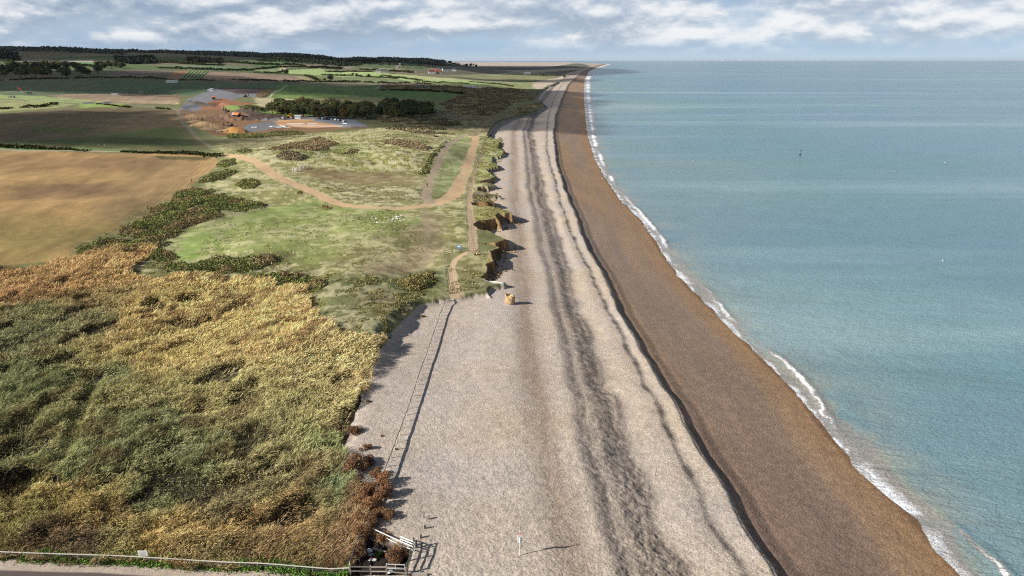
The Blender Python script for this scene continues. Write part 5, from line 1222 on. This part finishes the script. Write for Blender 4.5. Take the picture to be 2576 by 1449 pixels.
excavator(g1(572, 284), 2.6, 'dark excavator on top of the far spoil heap with raised arm', M_dark, .8)
excavator(g1(578, 318), 2.9, 'dark orange excavator above the orange sand heap', plain('dull_orange', (120,84,50), .6), -.4)
excavator(g1(617, 244), 1.2, 'small distant excavator on the upper grey yard', M_woodd, 0)
def dumper(p, rz, label, group='dump trucks'):
    t_ = thing('dump_truck', p, label, 'dump truck', group, rz, 1.1)
    m_ = MB(); m_.box((0, 0, 1.0), (6.4, 1.5, .5)); m_.done('chassis', M_dark, t_)
    for x_ in (-2.2, -.7, 2.3):
        for s in (-1, 1): m_ = MB(); wheel(m_, x_, s*1.15, .78, .55); m_.done('wheel', M_dark, t_)
    m_ = MB(); m_.prism([(-3.6,1.8),(-2.8,1.3),(1.0,1.3),(1.5,2.1),(1.5,3.2),(.9,3.0),(-3.9,2.7)], -1.4, 1.4); m_.done('skip', M_org, t_, .04)
    m_ = MB(); m_.prism([(1.7,1.2),(3.6,1.2),(3.6,1.9),(2.9,2.0),(2.8,3.0),(1.7,3.0)], -1.1, 1.1); c_ = m_.done('cab', M_white, t_, .04)
    m_ = MB(); m_.box((2.88, 0, 2.5), (.05, 1.7, .7), 0, -.1).box((2.25, 1.115, 2.5), (.8, .03, .7)).box((2.25, -1.115, 2.5), (.8, .03, .7)); m_.done('window', M_glass, c_)
dumper(g1(595, 293), 2.7, 'orange dump truck with white cab on the dark spoil')
dumper(g1(538, 250), 1.9, 'small yellow dump truck on the site entrance road')
# wheel loader
p = g1(733, 298); t_ = thing('wheel_loader', p, 'yellow wheel loader parked left of the white site cabin', 'wheel loader', None, .2, 1.25)
m_ = MB(); m_.prism([(-3,.9),(.4,.9),(.4,1.6),(-.4,2.0),(-2.9,1.9)], -1.0, 1.0).box((1.2, 0, 1.2), (1.6, .9, .7)); m_.done('chassis', M_yel, t_, .05)
m_ = MB(); m_.prism([(-1.3,1.9),(.3,1.9),(.2,3.3),(-1.2,3.3)], -.7, .7); c_ = m_.done('cab', M_yel, t_, .04)
m_ = MB(); m_.box((-.5, 0, 2.6), (1.3, 1.46, .8)); m_.done('window', M_glass, c_)
for x_ in (-2, 1.5):
    for s in (-1, 1): m_ = MB(); wheel(m_, x_, s*1.15, .8, .6); m_.done('wheel', M_dark, t_)
m_ = MB(); m_.prism([(.9,1.6),(3.4,.9),(3.5,1.2),(1.0,2.0)], -.5, .5); m_.done('arm', M_yel, t_, .03)
m_ = MB(); m_.prism([(3.2,.3),(4.4,.2),(3.8,.6),(3.7,1.5),(3.2,1.4)], -1.4, 1.4); m_.done('bucket', M_rust, t_, .02)
# cars and vans
def car(paint_, van=False, label='', loc=(0, 0, 0), rz=0, group='cars parked on the grey site corner'):
    t_ = thing('van' if van else 'parked_car', loc, label, 'van' if van else 'car', group, rz)
    pf = [(-2.3,.35),(2.4,.35),(2.5,1.0),(2.0,1.25),(1.4,2.1),(-2.3,2.15),(-2.4,1.2)] if van else [(-2.1,.35),(2.1,.35),(2.2,.8),(1.2,.95),(.6,1.45),(-1.3,1.48),(-2.0,1.0),(-2.15,.8)]
    m_ = MB(); m_.prism(pf, -.88, .88); b_ = m_.done('body', paint_, t_, .05)
    m_ = MB()
    if van: m_.box((1.75, 0, 1.65), (.05, 1.5, .85), 0, -.62).box((1.1, .885, 1.6), (.8, .02, .5)).box((1.1, -.885, 1.6), (.8, .02, .5))
    else: m_.prism([(-1.75,1.0),(1.05,1.0),(.58,1.38),(-1.25,1.4)], -.893, .893).box((.93, 0, 1.2), (.03, 1.5, .62), 0, -.93)
    m_.done('window', M_glass, t_)
    for x_ in (-1.35, 1.4):
        for s in (-1, 1): m_ = MB(); wheel(m_, x_, s*.82, .34, .2); m_.done('wheel', M_dark, t_)
    for s in (-1, 1): m_ = MB(); m_.box((2.2 if not van else 2.5, s*.6, .8), (.06, .3, .14)); m_.done('headlight', M_white, t_)
    return t_
cs = [(806,300,M_navy,'darkest car at the left end of the parked row'),(813,300.5,M_blue,'blue car second from the left in the parked row'),(821,301,M_navy,'dark car third in the parked row'),(829,301.5,M_navy,'dark car beside the pale blue car'),(836,302,M_blue,'pale blue car in the middle of the parked row'),(845,303,M_white,'white car right of the pale blue car'),(853,304,M_silver,'silver car second from the right in the parked row'),(866,307,M_white,'white car at the right end of the parked row')]
for u, v, mt, l in cs: car(mt, False, l, g1(u, v), 1.35)
car(M_silver, True, 'grey van parked left of the yellow wheel loader', g1(714, 300), 1.5, 'vans on the building site'); car(M_white, True, 'white van with flatbed load at the site entrance', g1(478, 256), .4, 'vans on the building site')
car(M_white, True, 'white pickup beside the upper grey yard', g1(527, 229), .2, 'vans on the building site')
# cabins, buildings
def cabin(p, rz, L, Wd, h, mt, label, cat='cabin', roof=None, rise=0.0, group=None, nwin=3, name='site_cabin', rm=None):
    t_ = thing(name, p, label, cat, group, rz)
    m_ = MB(); m_.box((0, 0, h/2-.2), (L, Wd, h+.4)); m_.done('wall', mt, t_)
    m_ = MB()
    if rise: m_.b.free(); m_ = MB(); m_.prism([(-L/2-.3,h),(L/2+.3,h),(L/2+.3,h+.01),(0,h+rise),(-L/2-.3,h+.01)] if Wd > L else [(-L/2-.3,h),(L/2+.3,h),(L/2+.2,h+.05),(L/2-.2,h+rise),(-L/2+.2,h+rise),(-L/2-.2,h+.05)], -Wd/2-.3, Wd/2+.3)
    else: m_.box((0, 0, h+.12), (L+.2, Wd+.2, .16))
    m_.done('roof', rm or mt, t_)
    for k in range(nwin):
        m_ = MB(); xx = (k+.5)/nwin*L*.9-L*.45; m_.box((xx, -Wd/2-.02, h*.58), (min(1.2, L/nwin*.5), .06, h*.3)); m_.done('window', M_glass, t_)
    m_ = MB(); m_.box((L*.42, -Wd/2-.02, h*.38), (.8, .05, h*.75)); m_.done('door', M_steel, t_)
    return t_
cabin(g1(751, 299), 0, 5.5, 2.6, 3.0, M_white, 'white site cabin with dark doorway beside the wheel loader')
cabin(g1(533, 229), .1, 4.5, 3, 3.4, M_white, 'white box cabin at the upper end of the site road')
cabin(g1(433, 208), 0, 17, 4.5, 4.2, M_white, 'long white building with dark windows on the green airfield', 'building', name='airfield_building', nwin=5)
cabin(g1(290, 238), .1, 8, 3, 1.6, M_white, 'low white shed on the airfield edge, left one', 'shed', name='shed', nwin=2)
cabin(g1(356, 234), .1, 6, 3, 2.6, M_flint, 'small pale shed on the airfield edge, right one', 'shed', name='shed', nwin=2)
cabin(g1(74, 237), .1, 4, 3, 2.4, M_woodd, 'small green hut right of the windsock', 'hut', name='hut', nwin=1)
cabin(g1(30, 246), .1, 6, 3, 2.2, M_flint, 'pale shed on the lit grass left of the windsock', 'shed', name='shed', nwin=1)
def ruin(p, label, k):
    t_ = thing('ruin', p, label, 'ruin', 'concrete ruins on the heath')
    m_ = MB(); m_.box((0, 0, 2.2*k), (9*k, 6*k, 4.6*k)); m_.box((6.5*k, 0, 1.2*k), (5*k, 5*k, 2.8*k)); m_.done('wall', M_conc, t_)
    m_ = MB(); m_.box((-.5, 0, 5.8*k), (3.5*k, 3*k, 2.7*k)); m_.done('tower', M_conc, t_)
    for x_ in (-2.5, 0, 2.5): m_ = MB(); m_.box((x_*k, -3.03*k, 2.2*k), (1.1*k, .1, 1.3*k)); m_.done('opening', M_dark, t_)
ruin(g1(1050, 221), 'grey concrete ruin with a small tower on the dark heath', 1.0)
cabin(g1(1075, 221), 0, 9, 6, 3.6, M_conc, 'low concrete block right of the towered ruin', 'ruin', name='ruin', nwin=2)
cabin(g1(1180, 221), .05, 22, 6, 2.8, M_white, 'long low white shed beside the thin mast', 'shed', name='shed', nwin=5)
cabin(g1(1204, 224), .05, 11, 5, 2.6, M_white, 'white shed right of the mast', 'shed', name='shed', nwin=2)
cabin(g1(1226, 222), .1, 7, 5, 2.4, M_conc, 'small grey shed farthest right near the mast', 'shed', name='shed', nwin=1)
p = g1(1192.7, 220); m_ = MB(); m_.cyl((0, 0, -1), (0, 0, 15), .28, 8, .12); [m_.beam((-1.2+.2*k, 0, 8+3*k), (1.2-.2*k, 0, 8+3*k), .12) for k in range(3)]; o = m_.done('mast', M_steel); o.location = p; tag(o, 'thin radio mast standing between the white sheds', 'mast')
for i, (u, v, L, mt, rm_, l) in enumerate(((1086,185,16,M_white,M_tile,'white cottage with red tiled roof, left in the village'),(1096,183,18,M_flint,M_tile,'flint house with red tiled roof behind the cottage'),(1104,186,14,M_flint,M_tile,'brick house with red roof, right of the flint house'),(1124,178,26,M_white,M_slate,'long white house at the village end'),(1142,179,14,M_white,M_slate,'white house nearest the marsh'),(970,185,20,M_flint,M_slate,'pale farm barn among the bright fields'),(955,184,16,M_flint,M_slate,'low farm shed left of the barn'),(1330,187,14,M_white,M_white,'small white hut on the coastal flat, right one'),(1321,188,10,M_white,M_white,'small white hut on the coastal flat, left one'))):
    cabin(g1(u, v), random.uniform(-.3, .3), L, 9, 5, mt, l, 'house', True, 4.0, None, 3, 'house', rm_)
def church(p, k, label):
    t_ = thing('church', p, label, 'church'); m_ = MB(); m_.box((0, 0, 9*k), (6*k, 6*k, 20*k)); [m_.box((sx_*2.6*k, sy_*2.6*k, 19.8*k), (1*k, 1*k, 1.8*k)) for sx_ in (-1, 1) for sy_ in (-1, 1)]; m_.done('tower', M_flint, t_)
    m_ = MB(); m_.box((-11*k, 0, 4*k), (16*k, 8*k, 9*k)); m_.done('nave', M_flint, t_); m_ = MB(); m_.box((-11*k, 0, 9.2*k), (16.5*k, 6*k, 2.5*k), 0, 0, .4); m_.done('roof', M_slate, t_)
    m_ = MB(); m_.box((0, -3.05*k, 14*k), (1.4*k, .1, 3*k)); m_.done('window', M_dark, t_)
church(g1(1006, 171), .72, 'pale flint church with square tower among the village trees')
church(g1(980, 151.8), .8, 'distant church tower standing on the wooded skyline')
# small heaps and plastic sheets on the site
for i, (u, v, L, wd, rz) in enumerate(((693,319,9,3,.5),(713,318,6,4,-.3),(760,312,26,.8,0),(868,311,6,1.6,-.6),(712,322,12,.5,.05),(560,330,8,.8,.7),(640,321,5,2,.2),(735,296,8,1,0))):
    p = g1(u, v); m_ = MB(); m_.box((0, 0, .25), (L, wd, .35), 0, 0, .8); [m_.box((random.uniform(-.4, .4)*L, 0, .5), (L*.2, wd*.7, .3), .4) for _ in range(2)]; o = m_.done('pipe_stack', M_white, None, .03); o.location = p; o.rotation_euler = (0, 0, rz)
    tag(o, ['white plastic sheet heap on the grey lower site','tallest white plastic heap beside the brown trench','long white pipe run across the brown trench','curved white pipe on the grey site corner','thin white pipe at the near trench edge','white strip at the foot of the tan spoil bank','white scrap heap left on the lower site','short white pipe behind the trench'][i], 'building materials', 'white materials lying on the building site')
# sheep on the airfield grass
m_ = MB(); m_.sph((0, 0, .65), .38, (1.5, .85, .85), 2).sph((.65, 0, .85), .17, (1.3, .8, .9), 2)
for sx_ in (-.35, .35):
    for sy_ in (-.15, .15): m_.cyl((sx_, sy_, 0), (sx_, sy_, .5), .05, 6)
_o = m_.done('sheep', M_flint); SHP = _o.data; bpy.data.objects.remove(_o)
for (u, v) in ((194,213),(265,215),(318,217),(328,218),(380,216),(403,217),(415,220),(432,219),(436,218),(440,221),(308,219),(503,215)):
    tag(addmesh('sheep', SHP, None, g1(u, v), 1.5, random.uniform(0, 6)), 'white sheep grazing on the dark green airfield grass', 'sheep', 'sheep on the airfield')
# wind farm on the horizon
def turbine():
    m_ = MB(); m_.cyl((0, 0, -5), (0, 0, 85), 2.6, 8, 1.6); m_.box((0, 0, 86), (4, 9, 4)); o1 = m_.done('tower', M_white); a = o1.data; bpy.data.objects.remove(o1)
    m_ = MB(); [m_.beam((0, -6, 86), (46*math.sin(k), -6, 86+46*math.cos(k)), 1.2, 3) for k in (0.3, 2.4, 4.5)]; o1 = m_.done('rotor', M_white); b = o1.data; bpy.data.objects.remove(o1); return a, b
TA, TB = turbine()
for i in range(22):
    u = 1740+i*20+random.uniform(-5, 5); t_ = thing('wind_turbine', ((u-1288)/FPX*30000*.95, 30000, 0), 'white wind turbine on the sea horizon', 'wind turbine', 'wind turbines on the horizon'); addmesh('tower', TA, t_); addmesh('rotor', TB, t_)

# ------------------------------------------------------------------ clouds overhead (they throw the shade on the land)
m, t = mat_new('cloud'); d = t.node('ShaderNodeBsdfDiffuse', {'Color': (.9, .9, .92, 1)}); tr = t.node('ShaderNodeBsdfTransparent'); 
mx = t.node('ShaderNodeMixShader', {0: .33, 1: d.outputs[0], 2: tr.outputs[0]}); t.node('ShaderNodeOutputMaterial', {'Surface': mx.outputs[0]}); M_cloud = m
ALT = 800.0; SHIFT = -SH*(ALT/math.tan(SUN_EL))
def cloud(P, cell, seed, lab):
    P = np.asarray(P); lo, hi = P.min(0)-cell, P.max(0)+cell; nx, ny = int((hi[0]-lo[0])/cell)+2, int((hi[1]-lo[1])/cell)+2
    X, Y = np.meshgrid(np.linspace(lo[0], hi[0], nx), np.linspace(lo[1], hi[1], ny)); xf, yf = X.ravel(), Y.ravel()
    wv = cell*1.1; xx = xf+wv*fbm(xf, yf, cell*9, 3, seed); yy = yf+wv*.7*fbm(xf, yf, cell*9, 3, seed+1)
    ins = pip(xx, yy, P).reshape(X.shape)
    th = (14+10*fbm(xf, yf, cell*5, 3, seed+2)).reshape(X.shape); I = np.arange(nx*ny).reshape(ny, nx); fi = ins[:-1, :-1] & ins[1:, :-1] & ins[:-1, 1:] & ins[1:, 1:]
    top = np.stack([I[:-1, :-1], I[:-1, 1:], I[1:, 1:], I[1:, :-1]], -1)[fi]
    if not len(top): return
    dd = SHIFT; Vt = np.stack([xf+dd[0], yf+dd[1], ALT+th.ravel()], 1); Vb = np.stack([xf+dd[0], yf+dd[1], ALT-th.ravel()*.8], 1)
    F = np.vstack([top, top[:, ::-1]+nx*ny]); V = np.vstack([Vt, Vb]); us, inv = np.unique(F, return_inverse=True)
    o = build('cloud', V[us], inv.reshape(-1, 4), M_cloud, smooth=True); tag(o, kind='structure')
Z8 = lambda px: G(px)
cloud(Z8([(1468,232.5),(1466,232),(1370,226),(1240,221),(1100,215),(960,213),(800,207),(720,198),(600,190),(430,178),(200,176),(0,174),(-500,176),(-500,226),(0,229),(150,231),(300,236),(440,240),(560,226),(680,226),(700,234),(860,241),(940,248),(1010,262),(960,296),(1040,318),(1130,328),(1240,336),(1474,342)]), 12, 601, '')
cloud(Z8([(-700,282),(0,289),(300,279),(440,280),(468,318),(530,352),(640,348),(720,345),(680,354),(560,370),(300,370),(-700,346)]), 9, 611, '')
cloud(np.array([[-5200,1900],[-2200,2000],[-1100,2000],[-800,2050],[-700,2600],[-350,2300],[200,2500],[700,3600],[600,7000],[-6000,7000]]), 60, 621, '')
cloud(Z8([(1416,199),(1475,199),(1490,199),(1490,206),(1475,206),(1416,207),(1200,203),(1200,199)]), 10, 631, '')
m, t = mat_new('haze_air'); pv = t.node('ShaderNodeVolumePrincipled', {'Color': (.78, .86, 1, 1), 'Density': .8e-5, 'Anisotropy': .2}); t.node('ShaderNodeOutputMaterial', {'Volume': pv.outputs[0]})
m_ = MB(); m_.box((0, 44000, 90), (200000, 110000, 190)); tag(m_.done('haze', m), kind='stuff')
print('done')
